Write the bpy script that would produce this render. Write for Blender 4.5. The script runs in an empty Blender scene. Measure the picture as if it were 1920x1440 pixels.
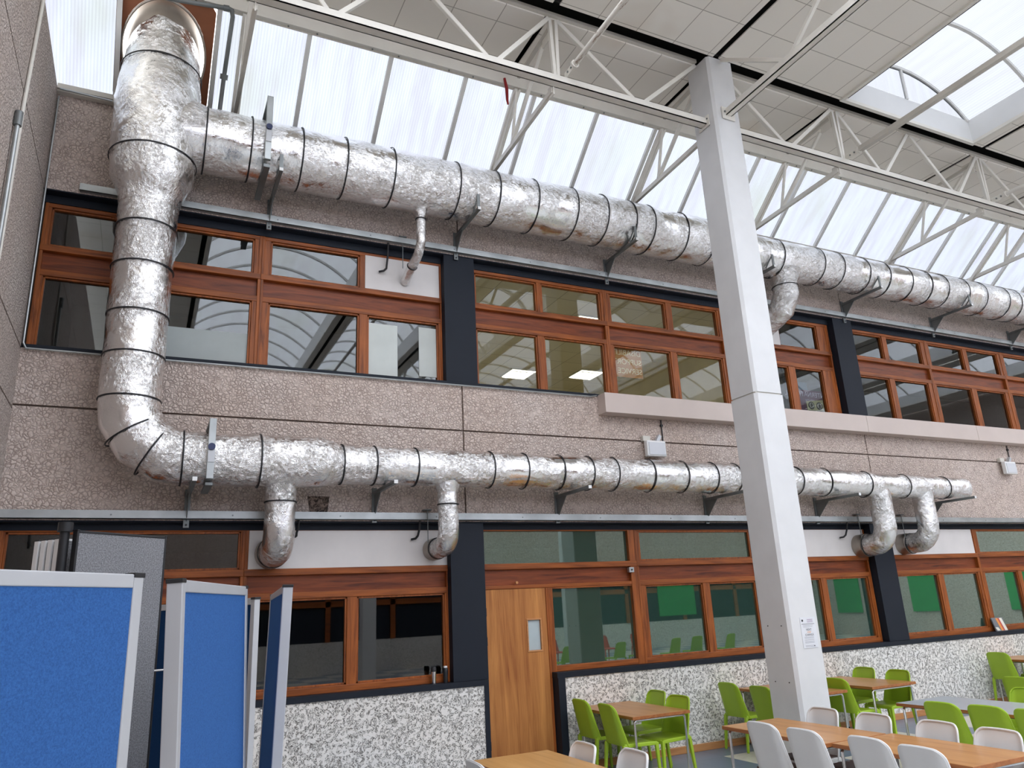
import bpy, bmesh, math, random
from mathutils import Vector, Matrix, noise
C = bpy.context.scene.collection
sc = bpy.context.scene
H = 1.98                      # eye height above the floor; coordinates below are relative to the eye

# ---------------------------------------------------------------- camera
cam = bpy.data.cameras.new('camera'); co = bpy.data.objects.new('camera', cam); C.objects.link(co)
R = Vector((0.90153904, -0.43006959, -0.04761841)); U = Vector((-0.08093886, -0.27572186, 0.95782376)); F = Vector((0.42506031, 0.85966133, 0.28338336))
co.matrix_world = Matrix(((R.x, U.x, -F.x, 0), (R.y, U.y, -F.y, 0), (R.z, U.z, -F.z, H), (0, 0, 0, 1)))
cam.sensor_fit = 'HORIZONTAL'; cam.sensor_width = 36; cam.lens = 1412.97 / 1920 * 36
cam.clip_start = .05; cam.clip_end = 200
sc.camera = co
# ---------------------------------------------------------------- sky and exposure
w = bpy.data.worlds.new('world'); sc.world = w; w.use_nodes = True
nt = w.node_tree; bg = nt.nodes['Background']
tc = nt.nodes.new('ShaderNodeTexCoord'); sp = nt.nodes.new('ShaderNodeSeparateXYZ'); rp = nt.nodes.new('ShaderNodeValToRGB')
nt.links.new(tc.outputs['Generated'], sp.inputs[0]); nt.links.new(sp.outputs['Z'], rp.inputs[0]); nt.links.new(rp.outputs[0], bg.inputs[0])
rp.color_ramp.elements[0].position = 0.0; rp.color_ramp.elements[0].color = (.70, .74, .80, 1)
rp.color_ramp.elements[1].position = .7; rp.color_ramp.elements[1].color = (.93, .96, 1.0, 1)
bg.inputs[1].default_value = 2.9
sc.view_settings.view_transform = 'Standard'; sc.view_settings.look = 'None'
sc.view_settings.exposure = 0.8; sc.view_settings.gamma = 1; sc.view_settings.use_curve_mapping = False
sc.cycles.use_denoising = True; sc.cycles.max_bounces = 10; sc.cycles.diffuse_bounces = 5; sc.cycles.glossy_bounces = 5
sc.cycles.transparent_max_bounces = 16; sc.cycles.sample_clamp_indirect = 6; sc.cycles.caustics_reflective = False
def portal(name, cx, cy, cz, sx, sy, rx=0, e=None):
    l = bpy.data.lights.new(name, 'AREA'); l.shape = 'RECTANGLE'; l.size = sx; l.size_y = sy; l.cycles.is_portal = True
    o = bpy.data.objects.new(name, l); C.objects.link(o); o.location = (cx, cy, cz + H); o.rotation_euler = (rx, 0, 0)
    return o
SKY = [(9.24, 12.35, -7.5, 6.60), (.75, 3.95, -7.5, 5.9), (16.3, 19.4, -7.5, 6.6), (4.4, 6.5, -7.5, 4.3), (7.05, 8.95, -7.5, 3.5), (12.95, 15.0, -7.5, 3.0), (20.4, 23.6, -7.5, 6.6), (25.0, 28.4, -7.5, 6.6)]  # the narrow strips are extra rooflights, added out of view for more light
for (a, b, c, d) in SKY:
    portal('portal', (a + b) / 2, (c + d) / 2, 7.75, b - a, d - c)
portal('portal', 13, 8.5, 6.68, 34, 1.6, math.atan2(-.84, 1))
portal('portal', 13, -9.5, 6.68, 34, 1.6, math.atan2(.84, 1))
portal('portal', 14.3, -10.2, 4.6, 31, 2.8, math.pi / 2)

# ---------------------------------------------------------------- materials
def lin(c): return tuple(((x / 255) / 12.92 if x / 255 <= .04045 else ((x / 255 + .055) / 1.055) ** 2.4) for x in c)
class NM:
    def __init__(s, name):
        s.m = bpy.data.materials.new(name); s.m.use_nodes = True; s.t = s.m.node_tree; s.b = s.t.nodes['Principled BSDF']
        s.out = s.t.nodes['Material Output']
    def n(s, t, **k):
        x = s.t.nodes.new('ShaderNode' + t)
        for a, v in k.items():
            if hasattr(x, a): setattr(x, a, v)
            else: x.inputs[a].default_value = v
        return x
    def l(s, a, b): s.t.links.new(a, b)
    def coord(s, scale=(1, 1, 1), rot=(0, 0, 0)):
        t = s.n('TexCoord'); m = s.n('Mapping'); m.inputs['Scale'].default_value = scale; m.inputs['Rotation'].default_value = rot
        s.l(t.outputs['Object'], m.inputs[0]); return m.outputs[0]
    def ramp(s, src, els):
        r = s.n('ValToRGB'); s.l(src, r.inputs[0]); e = r.color_ramp.elements
        while len(e) < len(els): e.new(.5)
        for q, (p, c) in zip(e, els): q.position = p; q.color = (*c, 1)
        return r.outputs[0]
    def noise(s, co, scale, detail=4, rough=.5, dist=0):
        x = s.n('TexNoise'); x.inputs['Scale'].default_value = scale; x.inputs['Detail'].default_value = detail
        x.inputs['Roughness'].default_value = rough; x.inputs['Distortion'].default_value = dist; s.l(co, x.inputs['Vector']); return x.outputs[0]
    def bump(s, h, st=.5, d=.01, prev=None):
        x = s.n('Bump'); x.inputs['Strength'].default_value = st; x.inputs['Distance'].default_value = d; s.l(h, x.inputs['Height'])
        if prev: s.l(prev, x.inputs['Normal'])
        s.l(x.outputs[0], s.b.inputs['Normal']); return x.outputs[0]
    def math(s, op, a, b=None):
        x = s.n('Math'); x.operation = op
        for i, v in enumerate((a, b)):
            if v is None: continue
            if isinstance(v, (int, float)): x.inputs[i].default_value = v
            else: s.l(v, x.inputs[i])
        return x.outputs[0]
def plain(name, c, rough=.5, metal=0, spec=.5, var=.06, bump=0, bscale=60):
    m = NM(name); co = m.coord(); nz = m.noise(co, 3.0, 5)
    c1 = tuple(x * (1 - var) for x in c); c2 = tuple(min(1, x * (1 + var)) for x in c)
    m.l(m.ramp(nz, [(.3, c1), (.7, c2)]), m.b.inputs['Base Color'])
    m.b.inputs['Roughness'].default_value = rough; m.b.inputs['Metallic'].default_value = metal
    m.b.inputs['Specular IOR Level'].default_value = spec
    if bump: m.bump(m.noise(co, bscale, 3), bump, .004)
    return m.m
def roughcast(name, c, dark, scale, dmix, bumpd, warm, worms=False):
    """trowel-thrown render: raised lumps with thin crooked crevices between them"""
    m = NM(name); co = m.coord()
    dn = m.n('TexNoise'); dn.inputs['Scale'].default_value = scale * .6; dn.inputs['Detail'].default_value = 2; m.l(co, dn.inputs['Vector'])
    ad = m.n('VectorMath'); ad.operation = 'MULTIPLY_ADD'; m.l(dn.outputs['Color'], ad.inputs[0]); ad.inputs[1].default_value = (1.6 / scale,) * 3; m.l(co, ad.inputs[2])
    v = m.n('TexVoronoi'); v.feature = 'DISTANCE_TO_EDGE'; v.inputs['Scale'].default_value = scale; m.l(ad.outputs[0], v.inputs['Vector'])
    cell = v.outputs['Distance']
    if worms:
        n1 = m.noise(co, scale * .95, 2, .55, 1.5); a = m.math('ABSOLUTE', m.math('SUBTRACT', n1, .5))
        w1 = m.ramp(a, [(.012, (1, 1, 1)), (.06, (0, 0, 0))])
        crev = m.math('MULTIPLY', w1, m.ramp(m.noise(co, scale * .7, 1), [(.42, (0, 0, 0)), (.52, (1, 1, 1))]))
        h = m.math('SUBTRACT', m.math('MULTIPLY', m.noise(co, scale * 1.2, 3), .5), m.math('MULTIPLY', crev, .8))
    else:
        crev = m.math('MULTIPLY', m.ramp(cell, [(.02, (1, 1, 1)), (.16, (0, 0, 0))]), m.ramp(m.noise(co, scale * .5, 1), [(.30, (.25, .25, .25)), (.55, (1, 1, 1))]))
        h = m.math('ADD', m.ramp(cell, [(0, (0, 0, 0)), (.35, (1, 1, 1))]), m.math('MULTIPLY', m.noise(co, scale, 2), .5))
    big = m.noise(co, .9, 4)
    col = m.ramp(big, [(.35, tuple(x * y for x, y in zip(c, warm))), (.65, c)])
    mx = m.n('Mix'); mx.data_type = 'RGBA'; m.l(m.math('MULTIPLY', crev, dmix), mx.inputs[0])
    m.l(col, mx.inputs[6]); mx.inputs[7].default_value = (*dark, 1); m.l(mx.outputs[2], m.b.inputs['Base Color'])
    m.bump(h, 1.0, bumpd); m.b.inputs['Roughness'].default_value = .85; m.b.inputs['Specular IOR Level'].default_value = .2
    return m.m
def wood(name, c1, c2, axis, rough=.35, scale=1.0, coat=.2, knots=False):
    m = NM(name); s = [14 * scale] * 3; s[axis] = 1.1 * scale
    co = m.coord(tuple(s)); n1 = m.noise(co, 1.0, 6, .6, 1.2)
    s2 = [90] * 3; s2[axis] = 3; n2 = m.noise(m.coord(tuple(s2)), 1.0, 3)
    big = m.noise(m.coord(), 1.2, 2)
    v = m.math('ADD', m.math('ADD', m.math('MULTIPLY', n1, .62), m.math('MULTIPLY', n2, .2)), m.math('MULTIPLY', big, .2))
    m.l(m.ramp(v, [(.36, c1), (.5, tuple((a + b) / 2 for a, b in zip(c1, c2))), (.66, c2)]), m.b.inputs['Base Color'])
    m.b.inputs['Roughness'].default_value = rough; m.b.inputs['Specular IOR Level'].default_value = .3; m.b.inputs['Coat Weight'].default_value = coat; m.b.inputs['Coat Roughness'].default_value = .25
    m.bump(n2, .15, .002)
    return m.m
def foil(name, tint=(.92, .91, .90), rough=.055, wr=1.0):
    m = NM(name); co = m.coord()
    wv = m.n('TexNoise'); wv.inputs['Scale'].default_value = 5; wv.inputs['Detail'].default_value = 2; m.l(co, wv.inputs['Vector'])
    add = m.n('MixRGB') if False else m.n('VectorMath'); add.operation = 'MULTIPLY_ADD'; m.l(wv.outputs['Color'], add.inputs[0]); add.inputs[1].default_value = (.25, .25, .25); m.l(co, add.inputs[2])
    v1 = m.n('TexVoronoi'); v1.feature = 'F1'; v1.inputs['Scale'].default_value = 11; v1.inputs['Detail'].default_value = 0; m.l(add.outputs[0], v1.inputs['Vector'])
    cr = m.noise(co, 17, 3, .6, 2.6); a = m.math('ABSOLUTE', m.math('SUBTRACT', cr, .5))
    n2 = m.noise(co, 60, 2, .55, 1.2)
    msk = m.ramp(m.noise(co, 1.9, 4, .55, .6), [(.40, (.10, .10, .10)), (.62, (1, 1, 1))])
    h = m.math('ADD', m.math('MULTIPLY', a, 1.5), m.math('ADD', m.math('MULTIPLY', n2, .16), m.math('MULTIPLY', v1.outputs['Distance'], .8)))
    b1 = m.bump(m.math('MULTIPLY', h, msk), 1.0, .017 * wr)
    m.bump(m.noise(co, 3.5, 2, .5, .5), .35, .02, b1)
    m.b.inputs['Base Color'].default_value = (*tint, 1); m.b.inputs['Metallic'].default_value = 1
    m.l(m.ramp(msk, [(0, (rough,) * 3), (1, (rough * 1.5,) * 3)]), m.b.inputs['Roughness'])
    return m.m
def glassm(name, tint, film=None, ff=0.0, refl=1.0, gcol=(.95, .97, .97)):
    m = NM(name); t = m.n('BsdfTransparent'); t.inputs[0].default_value = (*tint, 1); g = m.n('BsdfGlossy'); g.inputs['Roughness'].default_value = .015
    g.inputs['Color'].default_value = (*gcol, 1)
    fr = m.n('Fresnel'); fr.inputs[0].default_value = 1.52; ge_ = m.n('NewGeometry')
    k = m.math('MULTIPLY', m.math('MINIMUM', m.math('MULTIPLY', fr.outputs[0], 1.75 * refl), 1.0), m.math('SUBTRACT', 1.0, ge_.outputs['Backfacing']))
    body = t.outputs[0]
    if film:
        d = m.n('BsdfDiffuse'); d.inputs[0].default_value = (*film, 1); x = m.n('MixShader'); x.inputs[0].default_value = ff
        m.l(t.outputs[0], x.inputs[1]); m.l(d.outputs[0], x.inputs[2]); body = x.outputs[0]
    mx = m.n('MixShader'); m.l(k, mx.inputs[0]); m.l(body, mx.inputs[1]); m.l(g.outputs[0], mx.inputs[2]); m.l(mx.outputs[0], m.out.inputs[0])
    return m.m
def polycarb(name, k=1.0, fac=.22):
    m = NM(name); co = m.coord()
    rib = m.n('TexWave'); rib.bands_direction = 'X'; rib.inputs['Scale'].default_value = 9; rib.inputs['Distortion'].default_value = 0; m.l(co, rib.inputs['Vector'])
    st = m.noise(m.coord((7, .8, .8)), 1.0, 5, .6)
    dirt = m.noise(m.coord((1.3, .6, .6)), 1.0, 3)
    c = m.ramp(st, [(.36, (.77 * k, .77 * k, .81 * k)), (.58, (.82 * k, .84 * k, .88 * k))])
    mx = m.n('Mix'); mx.data_type = 'RGBA'; m.l(m.ramp(dirt, [(.55, (0, 0, 0)), (.75, (.5, .5, .5))]), mx.inputs[0]); m.l(c, mx.inputs[6]); mx.inputs[7].default_value = (.70 * k, .72 * k, .64 * k, 1)
    m2 = m.n('Mix'); m2.data_type = 'RGBA'; m2.inputs[0].default_value = 1; m2.blend_type = 'MULTIPLY'; m.l(mx.outputs[2], m2.inputs[6]); m.l(m.ramp(rib.outputs[0], [(.2, (.94, .94, .95)), (.7, (1, 1, 1))]), m2.inputs[7])
    t = m.n('BsdfTransparent'); m.l(m2.outputs[2], t.inputs[0]); tr = m.n('BsdfTranslucent'); tr.inputs[0].default_value = (.8 * k, .82 * k, .85 * k, 1)
    x = m.n('MixShader'); x.inputs[0].default_value = fac; m.l(t.outputs[0], x.inputs[1]); m.l(tr.outputs[0], x.inputs[2]); m.l(x.outputs[0], m.out.inputs[0])
    return m.m
def emit(name, c, s):
    m = NM(name); e = m.n('Emission'); e.inputs[0].default_value = (*c, 1); e.inputs[1].default_value = s; m.l(e.outputs[0], m.out.inputs[0]); return m.m
M = {}
M['wall'] = roughcast('pink_roughcast', (.72, .61, .55), (.30, .225, .19), 25, .75, .010, (.95, .91, .88))
M['wall_side'] = roughcast('side_roughcast', (.70, .62, .57), (.30, .24, .20), 27, .75, .010, (.96, .92, .9))
M['spandrel'] = roughcast('white_roughcast', (.86, .84, .80), (.09, .075, .065), 34, .85, .010, (1, .97, .94), True)
M['groove'] = plain('joint_sealant', (.16, .12, .10), .9)
M['navy'] = plain('navy_paint', (.012, .016, .025), .6, spec=.25, var=.05)
M['woodh'] = wood('hardwood_along', (.12, .028, .006), (.42, .115, .022), 0, .45, coat=.04)
M['woodv'] = wood('hardwood_upright', (.13, .031, .007), (.45, .125, .024), 2, .45, coat=.04)
M['woodb'] = wood('hardwood_board', (.085, .018, .006), (.30, .07, .018), 0, .45, coat=.05)
M['door'] = wood('door_veneer', (.26, .075, .018), (.62, .27, .075), 2, .5, .35, .05)
M['skirt'] = wood('skirting_wood', (.42, .17, .06), (.62, .30, .12), 0)
M['ply'] = plain('hardboard', (.30, .105, .045), .6, var=.15)
M['panelw'] = plain('white_board', (.72, .68, .66), .5, var=.05)
M['glassd'] = glassm('dark_glass', (.62, .66, .66), refl=1.2)
M['glassc'] = glassm('clear_glass', (.90, .92, .88), refl=.6); M['glasse'] = glassm('smoky_glass', (.75, .78, .77), refl=.6)
M['glassg'] = glassm('filmed_glass', (.5, .58, .53), (.035, .080, .060), .74, refl=2.8, gcol=(.78, .95, .86))
M['foil'] = foil('foil_lagging'); M['foil2'] = foil('foil_flexible', (.84, .83, .82), .2, 1.7)
M['steel'] = plain('galvanised_sheet', (.42, .37, .32), .42, 1.0, var=.12)
M['galv'] = plain('galvanised_steel', (.42, .44, .44), .42, .75, var=.18)
M['galvd'] = plain('weathered_steel', (.22, .235, .235), .5, .6, var=.2)
M['black'] = plain('black_band', (.012, .012, .014), .5)
M['knob'] = plain('blue_plastic', (.01, .02, .09), .35)
M['cream'] = plain('cream_paint', (.80, .77, .70), .42, var=.05)
_m = NM('rust_streaked_cream'); _m.l(_m.ramp(_m.noise(_m.coord((9, 2.2, 9)), 2.0, 5, .7), [(.54, (.80, .77, .70)), (.64, (.24, .13, .07))]), _m.b.inputs['Base Color']); M['rusty'] = _m.m
M['creamd'] = plain('grey_cream_paint', (.62, .59, .53), .5, var=.08)
M['bar'] = plain('glazing_bar_paint', (.78, .77, .74), .5, var=.06)
M['col'] = plain('column_paint', (.70, .70, .70), .45, var=.04, bump=.15, bscale=8)
M['ledge'] = plain('ledge_paint', (.62, .52, .47), .5, var=.03)
M['poly'] = polycarb('opal_fluted_polycarbonate', .58, .12); M['polys'] = polycarb('opal_rooflight_polycarbonate', .27, .12); M['polyc'] = polycarb('clear_polycarbonate', 1.1, .05)
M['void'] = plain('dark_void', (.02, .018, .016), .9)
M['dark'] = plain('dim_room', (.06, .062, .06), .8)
M['creamroom'] = plain('cream_room', (.72, .65, .44), .8)
M['white'] = plain('white_plastic', (.80, .80, .79), .3, var=.02)
M['chairw'] = plain('white_chair_plastic', (.82, .82, .81), .38, var=.03)
M['chairg'] = plain('green_chair_plastic', (.36, .54, .03), .42, var=.05)
M['pad'] = plain('brown_seat', (.10, .055, .045), .6)
M['red'] = plain('red_strap', (.30, .008, .010), .6)
M['redchair'] = plain('red_plastic', (.5, .05, .03), .5)
M['chrome'] = plain('chrome', (.72, .73, .74), .12, 1.0, var=.02)
M['alu'] = plain('anodised_aluminium', (.52, .53, .55), .4, .25, var=.05)
M['tabletop'] = wood('table_veneer', (.40, .17, .05), (.60, .30, .105), 1, .35, .6, .1)
M['tabletopy'] = wood('oak_table_veneer', (.50, .25, .075), (.68, .38, .14), 1, .35, .6, .1)
M['tedge'] = wood('table_edge', (.26, .085, .025), (.48, .18, .06), 1, .4)
M['tabgrey'] = plain('grey_laminate', (.47, .50, .53), .25, var=.03)
M['lens'] = plain('lamp_lens', (.66, .67, .70), .2, var=.02)
def fabric(name, c, sc_=220, v=.35):
    m = NM(name); co = m.coord(); n1 = m.noise(co, sc_, 3, .7); n2 = m.noise(co, 2.0, 3)
    m.l(m.ramp(n1, [(.3, tuple(x * (1 - v) for x in c)), (.7, tuple(min(1, x * (1 + v)) for x in c))]), m.b.inputs['Base Color'])
    m.b.inputs['Roughness'].default_value = .95; m.b.inputs['Specular IOR Level'].default_value = .1;     m.bump(n1, .3, .002); return m.m
M['blue'] = fabric('blue_felt', (.04, .12, .33), 200, .22); M['blued'] = fabric('dark_blue_felt', (.010, .045, .13), 200, .2)
M['greyf'] = fabric('grey_woven', (.24, .24, .25), 150, .5)
def tilesm():
    m = NM('ceiling_tile'); co = m.coord(); br = m.n('TexBrick'); br.offset = 0; br.inputs['Scale'].default_value = 1
    br.inputs['Brick Width'].default_value = .6; br.inputs['Row Height'].default_value = .6; br.inputs['Mortar Size'].default_value = .006; br.inputs['Mortar Smooth'].default_value = 0
    br.inputs['Color1'].default_value = (.92, .88, .81, 1); br.inputs['Color2'].default_value = (.87, .83, .76, 1); br.inputs['Mortar'].default_value = (.48, .44, .39, 1)
    m.l(co, br.inputs['Vector'])
    st = m.noise(co, .55, 3); mx = m.n('Mix'); mx.data_type = 'RGBA'; m.l(m.ramp(st, [(.6, (0, 0, 0)), (.72, (.45, .45, .45))]), mx.inputs[0])
    m.l(br.outputs[0], mx.inputs[6]); mx.inputs[7].default_value = (.68, .56, .43, 1); m.l(mx.outputs[2], m.b.inputs['Base Color'])
    m.b.inputs['Roughness'].default_value = .8; m.b.inputs['Specular IOR Level'].default_value = .15
    m.bump(m.noise(co, 60, 3), .12, .004); return m.m
M['tile'] = tilesm()
def floorm():
    m = NM('vinyl_floor'); co = m.coord(); s = m.n('SeparateXYZ'); m.l(co, s.inputs[0])
    br = m.n('TexBrick'); br.offset = 0; br.inputs['Scale'].default_value = 1
    br.inputs['Brick Width'].default_value = .5; br.inputs['Row Height'].default_value = .5; br.inputs['Mortar Size'].default_value = .004
    br.inputs['Color1'].default_value = (.17, .215, .29, 1); br.inputs['Color2'].default_value = (.155, .20, .27, 1); br.inputs['Mortar'].default_value = (.10, .12, .16, 1); m.l(co, br.inputs['Vector'])
    ck = m.n('TexChecker'); ck.inputs['Scale'].default_value = 1.0; ck.inputs[1].default_value = (1, 1, 1, 1); ck.inputs[2].default_value = (0, 0, 0, 1)
    mp = m.n('Mapping'); mp.inputs['Location'].default_value = (0, .47, .3); m.l(co, mp.inputs[0]); m.l(mp.outputs[0], ck.inputs[0])
    k = m.math('MULTIPLY', ck.outputs['Fac'], m.math('LESS_THAN', s.outputs['Y'], 8.53))
    br2 = m.noise(co, 14, 4)
    cr = m.ramp(br2, [(.3, (.62, .58, .49)), (.7, (.74, .70, .60))])
    mx = m.n('Mix'); mx.data_type = 'RGBA'; m.l(k, mx.inputs[0]); m.l(br.outputs[0], mx.inputs[6]); m.l(cr, mx.inputs[7]); m.l(mx.outputs[2], m.b.inputs['Base Color'])
    m.b.inputs['Roughness'].default_value = .3; return m.m
M['floor'] = floorm()

# ---------------------------------------------------------------- mesh helpers
class MB:
    def __init__(s): s.v = []; s.f = []; s.mi = []; s.cur = 0
    def add(s, vs, fs):
        n = len(s.v); s.v += [Vector(x) for x in vs]; s.f += [tuple(n + i for i in f) for f in fs]; s.mi += [s.cur] * len(fs)
    def box(s, x0, x1, y0, y1, z0, z1):
        s.add([(x0, y0, z0), (x1, y0, z0), (x1, y1, z0), (x0, y1, z0), (x0, y0, z1), (x1, y0, z1), (x1, y1, z1), (x0, y1, z1)],
              [(0, 3, 2, 1), (4, 5, 6, 7), (0, 1, 5, 4), (1, 2, 6, 5), (2, 3, 7, 6), (3, 0, 4, 7)]); return s
    def frame(s, d, up=Vector((0, 0, 1))):
        d = d.normalized()
        if abs(d.dot(up)) > .98: up = Vector((0, 1, 0))
        a = d.cross(up).normalized(); b = a.cross(d).normalized(); return d, a, b
    def bar(s, p, q, w_, h, up=Vector((0, 0, 1))):
        p = Vector(p); q = Vector(q); d, a, b = s.frame(q - p, up); vs = []
        for c in (p, q):
            for i, j in ((-1, -1), (1, -1), (1, 1), (-1, 1)): vs.append(c + a * (i * w_ / 2) + b * (j * h / 2))
        s.add(vs, [(0, 1, 2, 3), (7, 6, 5, 4), (0, 4, 5, 1), (1, 5, 6, 2), (2, 6, 7, 3), (3, 7, 4, 0)]); return s
    def angle(s, p, q, w_=.06, t=.008, up=Vector((0, 0, 1)), flip=1):   # steel angle section
        p = Vector(p); q = Vector(q); d, a, b = s.frame(q - p, up)
        s.bar(p + a * flip * w_ / 2, q + a * flip * w_ / 2, w_, t, up); s.bar(p + b * w_ / 2, q + b * w_ / 2, t, w_, up); return s
    def sweep(s, pts, rad, seg=.5, n=16, amp=0, caps=True, sub=False):
        pts = [Vector(x) for x in pts]
        if isinstance(rad, (int, float)): rad = [rad] * len(pts)
        ring = []; P0 = pts[0]; t0 = (pts[1] - pts[0]).normalized(); _, a, b = s.frame(t0)
        N = len(s.v); cnt = 0
        def emit_(c, r, t, m, a, b):
            nonlocal cnt
            for k in range(n):
                th = 2 * math.pi * k / n; w_ = a * math.cos(th) * r + b * math.sin(th) * r
                dd = t.dot(m); v = c + w_ - t * (w_.dot(m) / dd if abs(dd) > .2 else 0)
                if amp: 
                    rr = (v - c).normalized(); v = v + rr * amp * (noise.noise(v * 5) * 1.2 + noise.noise(v * 14) * .5)
                s.v.append(v)
            cnt += 1
        for i in range(len(pts) - 1):
            t = (pts[i + 1] - pts[i]); L = t.length; t.normalize()
            if i:
                q = t0.rotation_difference(t); a = q @ a; b = q @ b
            m0 = t if i == 0 else (t0 + t).normalized()
            if i == 0: emit_(pts[0], rad[0], t, t, a, b)
            k = max(1, int(L / seg))
            for j in range(1, k + 1):
                f = j / k; c = pts[i].lerp(pts[i + 1], f); r = rad[i] * (1 - f) + rad[i + 1] * f
                if j == k and i < len(pts) - 2: m = (t + (pts[i + 2] - pts[i + 1]).normalized()).normalized()
                else: m = t
                emit_(c, r, t, m, a, b)
            t0 = t
        for i in range(cnt - 1):
            for k in range(n):
                s.f.append((N + i * n + k, N + i * n + (k + 1) % n, N + (i + 1) * n + (k + 1) % n, N + (i + 1) * n + k)); s.mi.append(s.cur)
        if caps:
            s.f.append(tuple(N + k for k in range(n))[::-1]); s.f.append(tuple(N + (cnt - 1) * n + k for k in range(n))); s.mi += [s.cur] * 2
        return s
    def tube(s, pts, r, n=10): return s.sweep(pts, r, 9, n)
    def torus(s, c, ax, R_, r, n=40, m=6):
        c = Vector(c); d, a, b = s.frame(Vector(ax)); N = len(s.v)
        for i in range(n):
            th = 2 * math.pi * i / n; w_ = a * math.cos(th) + b * math.sin(th)
            for j in range(m):
                ph = 2 * math.pi * j / m; s.v.append(c + w_ * (R_ + r * math.cos(ph)) + d * r * math.sin(ph) * 1.6)
        for i in range(n):
            for j in range(m):
                s.f.append((N + i * m + j, N + ((i + 1) % n) * m + j, N + ((i + 1) % n) * m + (j + 1) % m, N + i * m + (j + 1) % m)); s.mi.append(s.cur)
        return s
    def prism(s, poly, d):    # poly list of points (planar), extruded by vector d
        n = len(poly); d = Vector(d); vs = [Vector(p) for p in poly] + [Vector(p) + d for p in poly]
        s.add(vs, [tuple(range(n))[::-1], tuple(range(n, 2 * n))] + [(i, (i + 1) % n, n + (i + 1) % n, n + i) for i in range(n)]); return s
    def build(s, name, mat, parent=None, smooth=False, bevel=0, org=None, loc=None):
        me = bpy.data.meshes.new(name)
        if parent is not None: off = parent_off[parent.name]
        elif loc is not None: off = Vector(loc)
        elif org == 0: off = Vector((0, 0, 0))
        else:
            xs = [v.x for v in s.v]; ys = [v.y for v in s.v]; zs = [v.z for v in s.v]
            off = Vector(((min(xs) + max(xs)) / 2, (min(ys) + max(ys)) / 2, min(zs)))
        me.from_pydata([tuple(v - off) for v in s.v], [], s.f)
        mats = mat if isinstance(mat, (list, tuple)) else [mat]
        for x in mats: me.materials.append(x)
        if len(mats) > 1: me.polygons.foreach_set('material_index', s.mi)
        bm = bmesh.new(); bm.from_mesh(me); bmesh.ops.recalc_face_normals(bm, faces=bm.faces)
        if smooth:
            for f in bm.faces: f.smooth = True
            for e in bm.edges:
                if len(e.link_faces) == 2 and e.calc_face_angle(0) > .7: e.smooth = False
        bm.to_mesh(me); bm.free()
        o = bpy.data.objects.new(name, me); C.objects.link(o)
        parent_off[o.name] = off
        if parent is not None: o.parent = parent
        else: o.location = off + Vector((0, 0, H))
        if bevel:
            bv = o.modifiers.new('bevel', 'BEVEL'); bv.width = bevel; bv.segments = 2; bv.limit_method = 'ANGLE'
        return o
parent_off = {}
def tag(o, label=None, cat=None, group=None, kind=None):
    for k, v in (('label', label), ('category', cat), ('group', group), ('kind', kind)):
        if v: o[k] = v
    return o
def thing(name, loc, label=None, cat=None, group=None, kind=None):
    o = bpy.data.objects.new(name, None); C.objects.link(o); o.empty_display_size = .1
    o.location = Vector(loc) + Vector((0, 0, H)); parent_off[o.name] = Vector(loc); return tag(o, label, cat, group, kind)
def copy_tree(o, parent=None):
    c = o.copy(); C.objects.link(c); c.parent = parent
    for ch in list(o.children): copy_tree(ch, c)
    return c
def struct(name, mb, mat, **k): return tag(mb.build(name, mat, **k), kind='structure')
def arc(c, r, a0, a1, n, ax='yz'):
    out = []
    for i in range(n + 1):
        a = a0 + (a1 - a0) * i / n; p, q = r * math.cos(a), r * math.sin(a)
        out.append(Vector(c) + (Vector((0, p, q)) if ax == 'yz' else Vector((p, 0, q))))
    return out
FL = -H
XL, XR = -1.33, 30.0

# ---------------------------------------------------------------- room shell
b = MB(); b.box(XL - .4, XR, -10.3, 9.3, FL - .1, FL); struct('floor', b, M['floor'], org=0)
# front wall: panels with open joints in front of a backing
b = MB()
g = .011
def panel(x0, x1, z0, z1, y0=9.0, y1=9.3): b.box(x0 + g, x1 - g, y0, y1, z0 + g, z1 - g)
b.cur = 0
for x0, x1 in ((XL - g, 3.70), (3.70, 11.32), (11.32, 18.94), (18.94, XR + g)):
    panel(x0, x1, 4.80 - g, 6.06)
    panel(x0, x1, 2.26, 2.885 + g); panel(x0, x1, 1.07 - g, 2.26)
b.cur = 1
b.box(XL, XR, 9.03, 9.29, 4.82, 6.04); b.box(XL, XR, 9.03, 9.29, 1.1, 2.86)
b.cur = 0; b.box(19.14, XR, 9.005, 9.28, -.83, 1.06); b.box(19.14, XR, 9.005, 9.28, 2.93, 4.79)
b.cur = 2
b.box(XL, 3.87, 9.0, 9.3, FL, -.895); b.box(4.99, XR, 9.0, 9.3, FL, -.895)
b.cur = 3
b.box(XL, 3.93, 8.985, 9.3, -.895, -.83); b.box(3.87, 3.93, 8.985, 9.3, FL, -.895)        # dark trim round the lower panels
b.box(4.88, XR, 8.985, 9.3, -.895, -.83); b.box(4.89, 4.99, 8.985, 9.3, FL, -.895)
b.box(XL, XR, 9.13, 9.3, .98, 1.07); b.box(XL, XR, 9.12, 9.3, 4.69, 4.80); b.box(XL, XR, 9.0, 9.3, 2.885, 2.93)
b.box(XL, XR, 9.0, 9.13, 4.785, 4.80); b.box(XL, XR, 9.0, 9.13, 1.055, 1.07)
struct('wall_front', b, [M['wall'], M['groove'], M['spandrel'], M['navy']], org=0)
b = MB(); b.box(5.0, XR, 8.975, 8.999, FL, FL + .09); struct('baseboard_front', b, M['skirt'], org=0, bevel=.004)
b = MB(); b.box(XL, 3.86, 8.975, 8.999, FL, FL + .09); struct('baseboard_left', b, M['skirt'], org=0, bevel=.004)
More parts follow.
